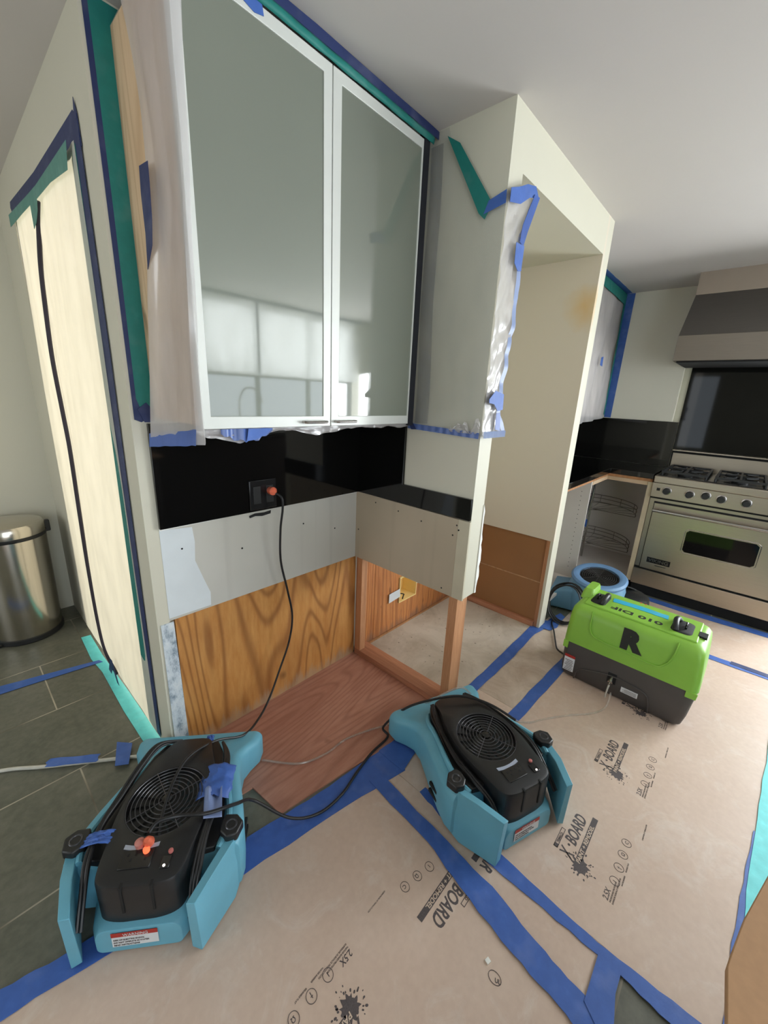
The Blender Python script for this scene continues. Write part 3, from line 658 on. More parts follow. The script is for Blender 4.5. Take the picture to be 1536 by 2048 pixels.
def symbols(board, ox, oy, rot=0, seed=1, n0=0):
    a = MB()
    line_txt(a, '2.5X', .0, .0, .021, bold=.0003, sx=.85, shear=.15)
    line_txt(a, 'THICKER BOARD PROTECTION', .0, -.008, .0062, sx=.8); line_txt(a, 'SUPERIOR SURFACE PROTECTION', .0, -.015, .0062, sx=.95)
    for k, (cx, ch) in enumerate(((.070, '1'), (.120, '\u2020'), (.170, '\u03a9'), (.218, 'C'))):
        ring = [(cx + .0125 * cos(2 * pi * i / 24), -.002 + .0135 * sin(2 * pi * i / 24), Z1 + .0002) for i in range(24)]
        a.tube(ring, .0008, 4, closed=True); line_txt(a, ch, cx - .004, -.007, .014, bold=.0002)
        if k < 2: line_txt(a, ('WATER BARRIER', 'REUSABLE FLAT')[k], cx + .0, -.023, .0055, sx=.9)
    line_txt(a, 'LEARN MORE AT TRIMACO.COM', .265, -.04, .0055, sx=.85)
    L = board.location
    a.xf(Matrix.Translation((-L.x, -L.y, 0)) @ Matrix.Translation((ox, oy, 0)) @ Matrix.Rotation(rot, 4, 'Z')).build('printed_symbols', 'ink', board)
def board(poly, label, mat='kraft'):
    b = empty('floor_protection_board', (poly[0][0], poly[0][1], 0), 0, label, 'floor board')
    wchild(MB().prism(poly, 'z', .0, Z1), 'board_sheet', mat, b); return b
b1 = board([(-1.9, -.33), (-1.37, -.42), (-.9, -.50), (-.468, -.59), (-.49, -.90), (-.54, -1.2), (-.565, -1.40), (-.60, -1.6), (-.64, -2.4), (-2.4, -2.4)], 'kraft floor board in the foreground between the two long diagonal blue tapes')
b2 = board([(-.467, -.59), (-.391, -.59), (-.391, -1.395), (-.555, -1.395), (-.535, -1.2), (-.485, -.90)], 'narrow kraft board strip between the two long blue tapes beside the right fan')
b3 = board([(-.39, -.59), (.24, -.59), (.24, -.845), (1.45, -.87), (1.45, -1.78), (1.2, -1.745), (.6, -1.69), (-.39, -1.64)], 'large kraft floor board with printed logos under the green machine')
b4 = board([(.241, -.60), (1.2, -.62), (1.2, -.70), (1.45, -.70), (1.45, -.869), (.241, -.844)], 'dusty kraft board strip in front of the fridge niche', 'kraft_dusty')
b5 = board([(1.455, -.65), (2.0, -.65), (2.02, -1.85), (1.455, -1.85)], 'kraft floor board between the green machine and the steel range')
b6 = board([(-.395, -1.70), (1.455, -1.73), (1.455, -2.4), (-.395, -2.4)], 'kraft floor board beyond the island') if 0 else None
for k in range(4): logo(b3, -.233 + .44 * k, -1.231, seed=2 + k)
for k in range(4): symbols(b3, -.272 + .44 * k, -1.348)
logo(b1, -.492, -1.003, pi, seed=4, parts=('board', 'paint', 'tri'))
logo(b1, -.925, -.995, pi, seed=9)
symbols(b1, -.855, -.888, pi); symbols(b1, -.41 - .005, -.905, pi) if 0 else None
a = MB()
for k, (cx, cy) in enumerate(((-.560, -.925), (-.605, -.914), (-.652, -.905))):
    a.tube([(cx + .0125 * cos(2 * pi * i / 24), cy + .0135 * sin(2 * pi * i / 24), Z1 + .0002) for i in range(24)], .0008, 4, closed=True)
    t_ = text_mb('1\u03a9C'[k], .014, bold=.0002).xf(Matrix.Translation((cx + .004, cy + .006, Z1 + .0001)) @ Matrix.Rotation(pi, 4, 'Z')); a.add(t_.v, t_.f)
t_ = text_mb('LEARN MORE AT TRIMACO.COM', .0055, sx=.85).xf(Matrix.Translation((-.70, -.868, Z1 + .0001)) @ Matrix.Rotation(pi, 4, 'Z')); a.add(t_.v, t_.f)
L_ = b1.location; a.xf(Matrix.Translation((-L_.x, -L_.y, 0))).build('printed_symbols', 'ink', b1)
t_ = text_mb('AR', .05, bold=.0012, sx=.7, shear=.2).xf(Matrix.Translation((-.405, -1.035, Z1 + .0001)) @ Matrix.Rotation(pi, 4, 'Z'))
t_.box((-.45, -1.0225, Z1), (-.405, -1.005, Z1 + .0004))
L_ = b2.location; t_.xf(Matrix.Translation((-L_.x, -L_.y, 0))).build('printed_logo', 'ink', b2)
t_ = text_mb('UL', .012, bold=.0003).xf(Matrix.Translation((-.652, -1.19, Z1 + .0001)) @ Matrix.Rotation(-1.2, 4, 'Z'))
t_.tube([(-.645 + .012 * cos(i * pi / 10), -1.187 + .016 * sin(i * pi / 10), Z1 + .0002) for i in range(20)], .0008, 4, closed=True)
L_ = b1.location; t_.xf(Matrix.Translation((-L_.x, -L_.y, 0))).build('printed_stamp', 'ink', b1)

def edge(pts, seed, amp=.0025, k=5):
    rnd = random.Random(seed); out = []
    for (a, b) in zip(pts, pts[1:]):
        for i in range(k):
            t_ = i / k; out.append((a[0] + (b[0] - a[0]) * t_ + rnd.uniform(-amp, amp), a[1] + (b[1] - a[1]) * t_ + rnd.uniform(-amp, amp)))
    return out + [pts[-1]]
up = [(-1.9, -.27), (-1.468, -.355), (-1.363, -.385), (-.869, -.462), (-.647, -.505), (-.43, -.528), (-.36, -.53)]
lo = [(-1.9, -.36), (-1.473, -.42), (-1.329, -.449), (-.969, -.542), (-.597, -.612), (-.36, -.665)]
tape_obj(edge(up, 1) + edge(lo, 2)[::-1], 'z', Z2, 'wide blue tape on the floor from under the near fan to the plywood sheet')
up = [(-.37, -.535), (-.195, -.552), (.242, -.588), (.56, -.590), (.98, -.580), (1.09, -.575)]
lo = [(-.37, -.66), (-.24, -.640), (.244, -.640), (.62, -.645), (.92, -.638), (1.05, -.66), (1.12, -.69)]
tape_obj(edge(up, 3) + [(1.16, -.66), (1.16, -.70)] + edge(lo, 4)[::-1], 'z', .0052, 'blue tape along the front of the fridge niche floor to the white post')
tape_obj([(1.02, -.632), (1.10, -.632), (1.20, -.64), (1.30, -.66), (1.27, -.70), (1.18, -.70), (1.10, -.71), (1.03, -.69)], 'z', .0068, 'crumpled blue tape round the foot of the white post')
tape_obj(edge([(-.436, -.60), (-.464, -.925), (-.476, -1.089), (-.512, -1.262), (-.525, -1.362), (-.543, -1.406), (-.57, -1.6), (-.60, -2.3)], 5) + edge([(-.49, -.60), (-.507, -.881), (-.543, -1.02), (-.574, -1.201), (-.585, -1.319), (-.60, -1.42), (-.63, -1.6), (-.66, -2.3)], 6)[::-1], 'z', .0052, 'left of the two long blue tapes running toward the camera')
tape_obj(edge([(-.362, -.76), (-.373, -1.064), (-.394, -1.298), (-.389, -1.43), (-.381, -1.576), (-.37, -2.3)], 7) + edge([(-.39, -.76), (-.411, -.857), (-.425, -1.049), (-.423, -1.182), (-.421, -1.362), (-.423, -1.416), (-.432, -1.521), (-.44, -2.3)], 8)[::-1], 'z', Z2, 'right of the two long blue tapes, passing the right fan')
tape_obj([(-.535, -1.362), (-.415, -1.362), (-.415, -1.415), (-.47, -1.414), (-.53, -1.425), (-.57, -1.41)], 'z', .0066, 'short blue cross tape joining the two long tapes')
tape_obj(jag((.18, -.842), (1.42, -.900), .055, 9), 'z', Z2, 'blue tape seam on the floor between the right fan and the green machine')
tape_obj(jag((1.452, -.72), (1.450, -1.72), .052, 10), 'z', Z2, 'blue tape seam on the floor right of the green machine')
tape_obj(jag((1.468, -1.55), (1.466, -1.80), .04, 31), 'z', Z2 + .0014, 'second blue tape layer at the end of the seam beyond the green machine', 'navy_tape')
tape_obj(edge([(2.06, -.86), (2.05, -1.2), (2.06, -1.9)], 11) + edge([(2.00, -.93), (1.97, -1.3), (2.0, -1.9)], 12)[::-1], 'z', Z2, 'blue tape along the floor in front of the steel range')
tape_obj([(-1.6, 1.0), (-1.351, .95), (-.985, .862), (-.975, .835), (-1.2, .865), (-1.37, .885), (-1.6, .93)], 'z', .0025, 'blue tape strip on the slate from the zip door to the left edge')
tape_obj(jag((-1.277, .295), (-1.145, .190), .036, 13, step=.03), 'z', .0125, 'blue tape piece laid lengthwise over the grey drain hose', th=.001)
tape_obj([(-1.075, .222), (-1.035, .175), (-1.075, .082), (-1.112, .108)], 'z', .0125, 'blue tape piece laid across the grey drain hose by the near fan', th=.001)
tape_obj(edge([(-.39, -1.612), (-.142, -1.619), (.123, -1.641), (.30, -1.658)], 14) + edge([(-.39, -1.66), (-.12, -1.66), (.15, -1.668), (.30, -1.668)], 15)[::-1], 'z', Z2, 'blue tape line on the floor along the island')
tape_obj(edge([(-.39, -1.650), (-.07, -1.640), (.215, -1.656), (.586, -1.683), (1.2, -1.73)], 16) + edge([(-.39, -1.75), (1.2, -1.80)], 17)[::-1], 'z', Z2 + .0014, 'teal tape coloured as if brightly lit on the floor beside the cardboard topped island', 'teal_tape_lit')
tag(MB().prism([(-.633, -1.153), (-.622, -1.156), (-.625, -1.166), (-.636, -1.163)], 'z', Z1, Z1 + .003).build('plaster_crumb', 'white_trim'), 'small white plaster crumb on the foreground floor board', 'crumb')

# island near the camera, its top covered with cardboard
isl = empty('kitchen_island', (-.75, -2.1, 0), 0, 'island with a cardboard covered top at the right edge', 'island')
wchild(MB().box((-1.15, -2.4, 0), (-.36, -1.78, .86)), 'body', plain('dark walnut cabinet', srgb(62, 46, 38), .5, var=.1, scale=20), isl)
wchild(MB().box((-1.17, -2.42, .86), (-.34, -1.76, .90)), 'worktop', 'black_glass', isl)
tag(MB().prism([(-1.05, -1.453), (-.955, -1.449), (-.937, -1.452), (-.90, -1.459), (-.82, -1.480), (-.32, -1.608), (-.32, -2.44), (-1.2, -2.44), (-1.25, -1.6), (-1.2, -1.46)], 'z', .901, .909).build('cardboard_sheet', 'carton', bevel=.001), 'brown cardboard sheet overhanging the island at the lower right corner', 'cardboard')
tape_obj([(-.66, -1.447), (-.60, -1.449), (-.59, -1.462), (-.62, -1.475), (-.67, -1.468)], 'z', .2, '', ) if 0 else None

# drain hoses
tag(MB().tube(crom([(-1.9, .62, .007), (-1.6, .47, .007), (-1.402, .379, .007), (-1.289, .290, .007), (-1.144, .180, .007), (-1.007, .075, .007), (-.95, .02, .007)], 6), .0065).build('drain_hose', 'grey_tube', smooth=True), 'grey drain hose lying on the slate at the left, held by blue tape', 'hose')
tag(MB().tube(crom([(-.72, -.25, .012), (-.63, -.362, .012), (-.53, -.40, .012), (-.432, -.404, .012), (-.33, -.44, .013), (-.238, -.49, .02), (-.19, -.53, .06), (-.12, -.60, .135), (-.0, -.66, .165), (.05, -.70, .12), (.12, -.76, .03), (.14, -.80, .010)], 8), .0042).build('drain_hose', film('clear drain tube', srgb(210, 196, 184), .42, .2, .3, .2), smooth=True), 'clear drain hose from the plywood floor over the mouth of the right fan', 'hose')
tag(MB().tube(crom([(.14, -.80, .009), (.20, -.90, .007), (.28, -.95, .006), (.38, -1.02, .006), (.48, -1.10, .007), (.56, -1.13, .012), (.625, -1.128, .05)], 8), .004).build('drain_hose', film('thin clear tube', srgb(220, 214, 204), .3, .2, .3, .2), smooth=True), 'thin clear hose curling on the floor to the fitting of the green machine', 'hose')

# ================================================================== AIR MOVERS
def section(u, w, h, z0=.006, r=.03, n=6):
    """rounded cross-section in (v,z) at station u"""
    r = min(r, h * .42, w * .4); pts = []
    for (cx, cz, a0) in ((w - r, h - r, 0), (-w + r, h - r, 90), (-w + r * .5, z0 + r * .5, 180), (w - r * .5, z0 + r * .5, 270)):
        rr = r if a0 < 180 else r * .5
        for k in range(n):
            a = radians(a0 + 90 * k / (n - 1)); pts.append((u, cx + rr * cos(a), cz + rr * sin(a)))
    return pts
def make_fan(loc, dirv, label):
    fan = empty('air_mover', (loc[0], loc[1], .0066), atan2(dirv[1], dirv[0]), label, 'floor fan')
    st = [(.0, .216, .112), (.012, .218, .116), (.05, .212, .118), (.085, .186, .128), (.12, .168, .138), (.17, .168, .150), (.23, .184, .160), (.30, .204, .166), (.36, .218, .170), (.41, .226, .172), (.44, .222, .170), (.455, .19, .150)]
    sh = MB().loft([section(u, w_, h) for u, w_, h in st])
    sh.loft([section(u, w_, h) for u, w_, h in ((.40, .130, .10), (.49, .128, .095), (.535, .114, .088), (.556, .100, .082))])
    for s in (1, -1):   # side wings
        a = [(.405, .218, .002), (.470, .208, .002), (.575, .150, .0), (.580, .148, .180), (.50, .188, .188), (.42, .218, .176)]
        b = [(.405, .192, .002), (.470, .180, .040), (.570, .126, .010), (.576, .126, .176), (.50, .162, .184), (.42, .192, .176)]
        vs = [(u, v * s, z) for u, v, z in a + b]; n = 6
        sh.add(vs, [tuple(range(6)), tuple(range(11, 5, -1))] + [(i, (i + 1) % n, n + (i + 1) % n, n + i) for i in range(n)])
    shell = sh.build('housing', 'blue_plastic', fan, smooth=True, bevel=.004)
    for s in (1, -1):   # raised rim round the black well
        rim = crom([(.10, .094 * s, .138), (.14, .120 * s, .148), (.2, .134 * s, .158), (.28, .157 * s, .168), (.35, .176 * s, .173), (.41, .184 * s, .176), (.455, .172 * s, .172)], 6)
        MB().tube(rim, .009, 8).build('rim', 'blue_plastic', fan, smooth=True)
        slot = MB().box((.30, s * .2065, .06), (.37, s * .2145, .072)).box((.30, s * .2065, .03), (.39, s * .2155, .042))
        slot.build('side_slot', 'dark', fan)
    # mouth
    MB().box((-.002, -.19, .02), (.006, .19, .098)).build('outlet_grille', 'dark', fan)
    bar = MB()
    for k in range(11): bar.box((-.004, -.19 + .038 * k - .002, .018), (.0, -.19 + .038 * k + .002, .10))
    bar.build('outlet_bar', 'blue_plastic', fan)
    # well
    well = [(.095, .085), (.14, .110), (.2, .124), (.28, .146), (.35, .164), (.41, .172), (.45, .160), (.455, .11)]
    poly = [(u, v) for u, v in well] + [(u, -v) for u, v in well[::-1]]
    MB().prism(poly, 'z', .13, .1725).build('cover_skirt', 'black_plastic', fan, bevel=.003)
    # raised black cover with the recessed round inlet
    c = (.325, .0)
    half = [(.075, .0), (.078, .04), (.095, .062), (.15, .080), (.22, .106), (.30, .122), (.38, .122), (.45, .112), (.505, .104), (.532, .088), (.542, .05), (.543, .0)]
    ol = [Vector((u, v, 0)) for u, v in half] + [Vector((u, -v, 0)) for u, v in half[-2:0:-1]]
    out = crom(ol, 4, closed=True); n = len(out)
    def ring(scale, z, zf=None): return [(c[0] + (p.x - c[0]) * scale, p.y * scale, (zf(p) if zf else z)) for p in out]
    def circ(r_, z): return [(c[0] + r_ * cos(atan2(p.y, p.x - c[0])), r_ * sin(atan2(p.y, p.x - c[0])), z) for p in out]
    top = lambda p: .205 - max(0, .17 - p.x) * .30
    rings = [ring(1, .078, lambda p: .078 if p.x > .45 else .15), ring(1, 0, lambda p: top(p) - .010), ring(.985, 0, lambda p: top(p) - .003), ring(.95, 0, top),
             circ(.109, .2065), circ(.106, .2055), circ(.103, .180), circ(.035, .168), circ(.03, .172), circ(.004, .173)]
    MB().loft(rings, cap0=False).build('motor_cover', 'black_plastic', fan, smooth=True)
    blades = MB()
    for k in range(16):
        a = 2 * pi * k / 16
        blades.add([(c[0] + r_ * cos(a + da), r_ * sin(a + da), z) for r_, da, z in ((.04, 0, .174), (.098, .35, .178), (.098, .42, .183), (.04, .08, .180))], [(0, 1, 2, 3)])
    blades.build('impeller', 'fan_metal', fan)
    g = MB()
    for k in range(8):
        r_ = .022 + .0118 * k; g.tube([(c[0] + r_ * cos(2 * pi * i / 40), r_ * sin(2 * pi * i / 40), 0.2035 + .003 * (1 - k / 8)) for i in range(40)], .0015, 6, closed=True)
    for k in range(4):
        a = pi / 2 * k + .6; g.tube([(c[0] + .008 * cos(a), .008 * sin(a), .208), (c[0] + .106 * cos(a), .106 * sin(a), .205)], .0013, 6)
    g.build('inlet_guard', 'guard', fan, smooth=True)
    MB().lathe([(0, .203), (.014, .203), (.014, .209), (0, .211)], 16, c).build('hub', 'black_gloss', fan, smooth=True)
    for s in (1, -1):
        k = MB().prism([(.382, .176 * s), (.40, .168 * s), (.428, .170 * s), (.446, .19 * s), (.440, .217 * s), (.405, .228 * s), (.384, .208 * s)], 'z', .172, .199)
        kn = k.build('cord_knob', 'black_plastic', fan, bevel=.004)
        MB().tube([(.413 + .014 * cos(i * pi / 8), (.197) * s + .014 * sin(i * pi / 8), .199) for i in range(16)], .0025, 6, closed=True).build('knob_ring', 'guard', kn, smooth=True)
    # controls at the rear
    MB().box((.460, -.055, .203), (.505, .020, .2085)).build('outlet_panel', 'black_gloss', fan, bevel=.002)
    pn = MB()
    for (u, v) in ((.470, -.04), (.470, -.022), (.482, -.031), (.470, -.005), (.470, .010), (.482, .003)): pn.box((u, v - .002, .2085), (u + .006, v + .002, .2092))
    pn.build('socket_slot', 'dark', fan)
    arc = [(.456 + .006 * sin(t_ * pi), -.06 + t_ * .085) for t_ in [k / 10 for k in range(11)]]
    MB().prism(arc + [(u - .011, v) for u, v in arc[::-1]], 'z', .2065, .2075).build('nameplate', plain('silver nameplate', srgb(176, 186, 206), .3, .3), fan)
    MB().box((.482, .045, .203), (.512, .068, .209)).build('rocker_switch', 'black_gloss', fan, bevel=.002)
    MB().lathe([(0, .209), (.006, .209), (.006, .214), (0, .216)], 12, (.475, .062)).build('breaker_button', plain('pale red button', srgb(190, 110, 105), .4), fan, smooth=True)
    MB().lathe([(0, .209), (.0032, .209), (.0032, .211), (0, .2115)], 10, (.507, .056)).build('indicator_light', 'led_white', fan)
    sl = MB().box((.525, -.034, .12), (.5455, -.028, .205)).build('cover_slot', 'dark', fan); MB().box((.525, .036, .12), (.5455, .042, .205)).build('cover_slot', 'dark', fan)
    # warning label on the blue chin
    lb = MB().add([(.5580, -.062, .026), (.5580, .045, .026), (.5572, .045, .060), (.5572, -.062, .060)], [(0, 1, 2, 3)]); l1 = lb.build('warning_label', 'white_label', fan)
    MB().add([(.5583, -.062, .060), (.5583, .045, .060), (.5578, .045, .074), (.5578, -.062, .074)], [(0, 1, 2, 3)]).build('warning_band', 'red_label', l1)
    tm = Matrix(((0, 0, 1, .5736), (1, 0, 0, 0), (0, 1, 0, 0), (0, 0, 0, 1)))
    for i, (s_, sz, yy, zz_, mt) in enumerate((('WARNING', .012, -.035, .0625, 'white_label'), ('RISK OF ELECTRIC SHOCK', .006, -.058, .048, 'ink'), ('DO NOT OPERATE IN WATER', .006, -.058, .039, 'ink'), ('READ INSTRUCTIONS', .006, -.058, .030, 'ink'))):
        q = text_mb(s_, sz, sx=1.0); m = Matrix.Translation((.5588, yy, zz_)) @ Matrix(((0, 0, 1, 0), (1, 0, 0, 0), (0, 1, 0, 0), (0, 0, 0, 1)))
        q.xf(m).build('label_print', mt, l1)
    return fan
d2 = Vector((-.35, -.94)).normalized(); d1 = Vector((-.637, -.771)).normalized()
fanR = make_fan((-.082, -.585), d2, 'blue and black low floor fan right of the plywood sheet, its black inlet clear')
fanL = make_fan((-.865, -.085), d1, 'nearest blue and black low floor fan, wrapped in cords and blue tape')
def W(fan, u, v, z):
    a = fan.rotation_euler.z; return (fan.location.x + u * cos(a) - v * sin(a), fan.location.y + u * sin(a) + v * cos(a), z + .0066)
def cord(fan, pts, label, r=.0048, name='power_cord', mat='black_rubber'):
    return MB().tube(crom(pts, 7), r).build(name, mat, fan, smooth=True)
pts = crom([(-.498, -.05, .992), (-.485, -.075, .975), (-.484, -.078, .93), (-.485, -.06, .84), (-.478, -.045, .70), (-.45, -.045, .56), (-.432, -.05, .43),
            (-.452, -.05, .31), (-.51, -.055, .19), (-.58, -.09, .12), (-.66, -.14, .10), (-.76, -.2, .125), (-.86, -.20, .172), (-.955, -.235, .215), (-1.02, -.28, .225), (-1.09, -.36, .215), (-1.135, -.44, .2)], 8)
c = wchild(MB().tube(pts, .0045), 'power_cord', 'black_rubber', fanL, smooth=True)
q = MB().lathe([(0, 0), (.012, .0), (.016, .008), (.016, .028), (.009, .034), (0, .034)], 16).xf(Matrix.Translation((-.505, -.022, .999)) @ Matrix.Rotation(radians(90), 4, 'X'))
q.xf((Matrix.Translation(fanL.location) @ Matrix.Rotation(fanL.rotation_euler.z, 4, 'Z')).inverted()).build('plug', 'orange_plug', c, smooth=True)['label'] = 'orange translucent plug'

# cords lying in the wells of both fans
for s, nm in ((1, 'right'), (-1, 'left')):
    for k in range(2):
        o_ = .008 * k
        cord(fanR, [(.10, (.075 + o_) * s, .182), (.16, (.102 + o_) * s, .186), (.26, (.128 + o_) * s, .186 + .004 * k), (.35, (.142 + o_) * s, .188), (.42, (.138 + o_) * s, .186), (.50, (.120 + o_) * s, .16), (.54, (.122 + o_) * s, .12)],
             'black cord %s in the well of the right fan, %s side' % (('coiled along the cover', 'outer turn')[k], nm))
for k in range(4):
    o_ = .0085 * (k % 2); zz_ = .186 + .009 * (k // 2)
    cord(fanL, [(.06, -.05 - o_, .15), (.12, -.095 - o_, zz_ + .006), (.2, -.118 - o_, zz_ + .012), (.3, -.136 - o_, zz_ + .006), (.38, -.150 - o_ * .5, zz_ + .004), (.46, -.142 - o_, zz_ - .004), (.52, -.128 - o_, .15), (.56, -.122 - o_, .10)],
         ('lowest inner', 'lowest outer', 'upper inner', 'upper outer')[k] + ' turn of black cord bundled at the left of the nearest fan')
for k in range(3):
    o_ = .0085 * k
    cord(fanL, [(.10, .10, .17), (.18, .128 + o_ * .6, .190), (.30, .140 + o_ * .6, .195), (.42, .128 + o_ * .6, .2), (.50, .120 + o_, .17), (.56, .124 + o_ * .4, .10)],
         ('inner', 'middle', 'outer')[k] + ' turn of black cord bundled at the right of the nearest fan')
# taped bundle pieces
def crumple(fan, u0, v0, du, dv, z, label, seed, mat='blue_tape', h=.02):
    def fn(a, b):
        u = u0 + du * a; v = v0 + dv * b + .008 * noise.noise((a * 5, b * 3, seed))
        return W(fan, u, v, z + h * sin(b * pi) * (.6 + .4 * noise.noise((a * 4, seed, b * 3))) + .006 * noise.noise((a * 11, b * 11, seed)))
    return tag(MB().sheet(fn, 14, 10).build('masking_tape', mat, solid=.0008, smooth=True), label, 'tape')
crumple(fanL, .225, .078, .11, .095, .198, 'crumpled blue tape wrapped round the right cord bundle of the nearest fan', 2, h=.028)
crumple(fanL, .40, -.175, .035, .085, .197, 'blue tape band round the left cord bundle of the nearest fan', 3, h=.022)
tag(MB().sheet(lambda a, b: W(fanL, .31 + .09 * a, .10 + .05 * b + .02 * a, .212 + .012 * sin(b * 7) * (1 - a)), 12, 8).build('masking_tape', 'film_blue_pale', smooth=True, solid=.0006), 'pale twisted tape tail trailing from the right cord bundle of the nearest fan', 'tape')
crumple(fanL, .05, .035, .03, .022, .150, 'small blue tape scrap at the nozzle of the nearest fan', 6, h=.012)
# the plug lit red on the nearest fan
pl_ = empty('extension_plug', W(fanL, .445, .0, .205), fanL.rotation_euler.z, 'orange lit plug end on top of the nearest fan', 'plug')
MB().lathe([(0, 0), (.010, .0), (.013, .01), (.011, .026), (.006, .034), (0, .034)], 14).xf(Matrix.Rotation(radians(25), 4, 'Y')).build('plug_body', 'orange_plug', pl_, smooth=True)
MB().lathe([(0, 0), (.008, 0), (.008, .012), (0, .014)], 12).xf(Matrix.Translation((.022, .0, 0))).build('lit_face', 'led_red', pl_, smooth=True)
MB().lathe([(0, 0), (.011, 0), (.012, .016), (0, .024)], 12).xf(Matrix.Translation((.006, -.022, 0))).build('plug_collar', plain('pink plug rubber', srgb(200, 130, 120), .4), pl_, smooth=True)
a_ = W(fanL, .435, .005, .245)
wchild(MB().tube(crom([W(fanL, .445, .0, .242), W(fanL, .42, .015, .245), W(fanL, .40, .06, .232), W(fanL, .395, .13, .225), W(fanL, .36, .20, .205), (-.87, -.455, .13), (-.79, -.53, .05), (-.70, -.565, .014), (-.60, -.57, .012), (-.50, -.545, .012), (-.40, -.525, .012), (-.30, -.52, .015), W(fanR, -.02, -.23, .03), W(fanR, .02, -.15, .128), W(fanR, .09, -.05, .195), W(fanR, .14, .04, .214), W(fanR, .22, .11, .214), W(fanR, .32, .15, .208)], 8), .0048), 'power_cord', 'black_rubber', fanR, smooth=True)

# ---- third, round blower behind the green machine
f3 = empty('air_mover', (1.52, -.80, .0027), radians(0), 'round blue blower fan on the floor behind the green machine', 'floor fan')
def tilt(mb): return mb.xf(Matrix.Translation((0, 0, .25)) @ Matrix.Rotation(radians(-10), 4, 'Y'))
prof = [(.13, -.245), (.175, -.23), (.185, -.12), (.165, -.04), (.160, -.025)]
rings = [[(r_ * cos(2 * pi * k / 40), r_ * sin(2 * pi * k / 40), .25 + z) for k in range(40)] for r_, z in prof]
MB().loft(rings).build('body', 'blue_plastic_pale', f3, smooth=True)
MB().loft([section(u, w_, h) for u, w_, h in ((.02, .12, .18), (.12, .12, .17), (.22, .13, .15), (.27, .14, .14))]).xf(Matrix.Rotation(radians(100), 4, 'Z')).build('duct', 'blue_plastic_pale', f3, smooth=True)
fl_ = [(.118, -.004), (.122, .012), (.138, .018), (.160, .016), (.172, .004), (.168, -.012), (.118, -.02)]
tilt(MB().add([(r_ * cos(2 * pi * k / 48), r_ * sin(2 * pi * k / 48), z) for r_, z in fl_ for k in range(48)],
   [(i * 48 + k, i * 48 + (k + 1) % 48, ((i + 1) % 7) * 48 + (k + 1) % 48, ((i + 1) % 7) * 48 + k) for i in range(7) for k in range(48)])).build('inlet_ring', plain('pale blue ring', srgb(112, 150, 192), .45), f3, smooth=True)
tilt(MB().lathe([(0, -.012), (.119, -.012), (.119, -.002), (0, .0)], 40)).build('inlet_well', 'dark', f3)
g = MB()
for k in range(9): r_ = .016 + .0125 * k; g.tube([(r_ * cos(2 * pi * i / 36), r_ * sin(2 * pi * i / 36), .008) for i in range(36)], .0016, 5, closed=True)
for k in range(8): g.tube([(0, 0, .008), (.119 * cos(k * pi / 4), .119 * sin(k * pi / 4), .006)], .0016, 5)
tilt(g).build('inlet_guard', plain('dark wire guard', srgb(70, 66, 64), .4, .4), f3, smooth=True)
MB().lathe([(.0, .0), (.10, .0), (.11, .08), (.10, .17), (.07, .19), (0, .195)], 28, (.06, -.20)).build('motor_housing', 'black_plastic', f3, smooth=True)
for k in range(3):
    wchild(MB().tube(crom([(1.58, -.90 - .012 * k, .22), (1.64, -.98 - .015 * k, .19), (1.68, -1.04 - .012 * k, .10), (1.66, -1.06, .012 + .01 * k), (1.58, -1.02, .012 + .01 * k)], 7), .006), 'power_cord', 'black_rubber', f3, smooth=True)
# coil of cord leaning behind the post
cc = MB(); pts = []
for i in range(6 * 28):
    a = 2 * pi * i / 28; rr = .112 + .006 * sin(i * .37) + .002 * (i // 28)
    pts.append(Vector((1.20 + .009 * (i // 28) + .10 * sin(a) * .5, -.700 + rr * cos(a) * .9, .128 + rr * sin(a) + .003 * sin(i * .9))))
cc.tube(pts, .0045, 6)
wchild(cc, 'cord_coil', 'black_rubber', f3, smooth=True)
wchild(MB().tube(crom([(1.2, -.66, .02), (1.127, -.665, .012), (1.039, -.71, .012), (.93, -.76, .010), (.861, -.795, .010), (.839, -.835, .010), (.80, -.862, .03)], 7), .0045), 'power_cord', 'black_rubber', f3, smooth=True)
wchild(MB().tube(crom([(2.06, -.50, .90), (2.02, -.545, .88), (1.99, -.55, .80), (1.97, -.54, .62), (1.94, -.54, .45), (1.90, -.54, .28), (1.80, -.55, .16), (1.66, -.60, .12), (1.5, -.66, .06), (1.40, -.58, .03)], 8), .004), 'power_cord', 'black_rubber', f3, smooth=True)
tape_obj([(-.52, .865), (-.56, .865), (-.565, .80), (-.53, .79)], 'x', 1.975, 'small blue tape holding the hanging cord at the counter edge', sign=-1)
tape_obj([(-.53, .52), (-.555, .52), (-.555, .46), (-.535, .46)], 'x', 1.945, 'small blue tape halfway down the hanging cord', sign=-1)
crb = MB().sheet(lambda a, b: (1.20 + .10 * a, -.66 - .07 * b, .215 + .02 * noise.noise((a * 4, b * 4, 1))), 8, 6)
tag(crb.build('masking_tape', 'blue_tape', solid=.001, smooth=True), 'blue tape wad on the cord coil behind the white post', 'tape') if 0 else None

# ================================================================== GREEN DEHUMIDIFIER
gm = empty('dehumidifier', (.80, -1.138, .0052), radians(-1.4), 'lime green and charcoal portable dehumidifier standing on the floor board', 'dehumidifier')
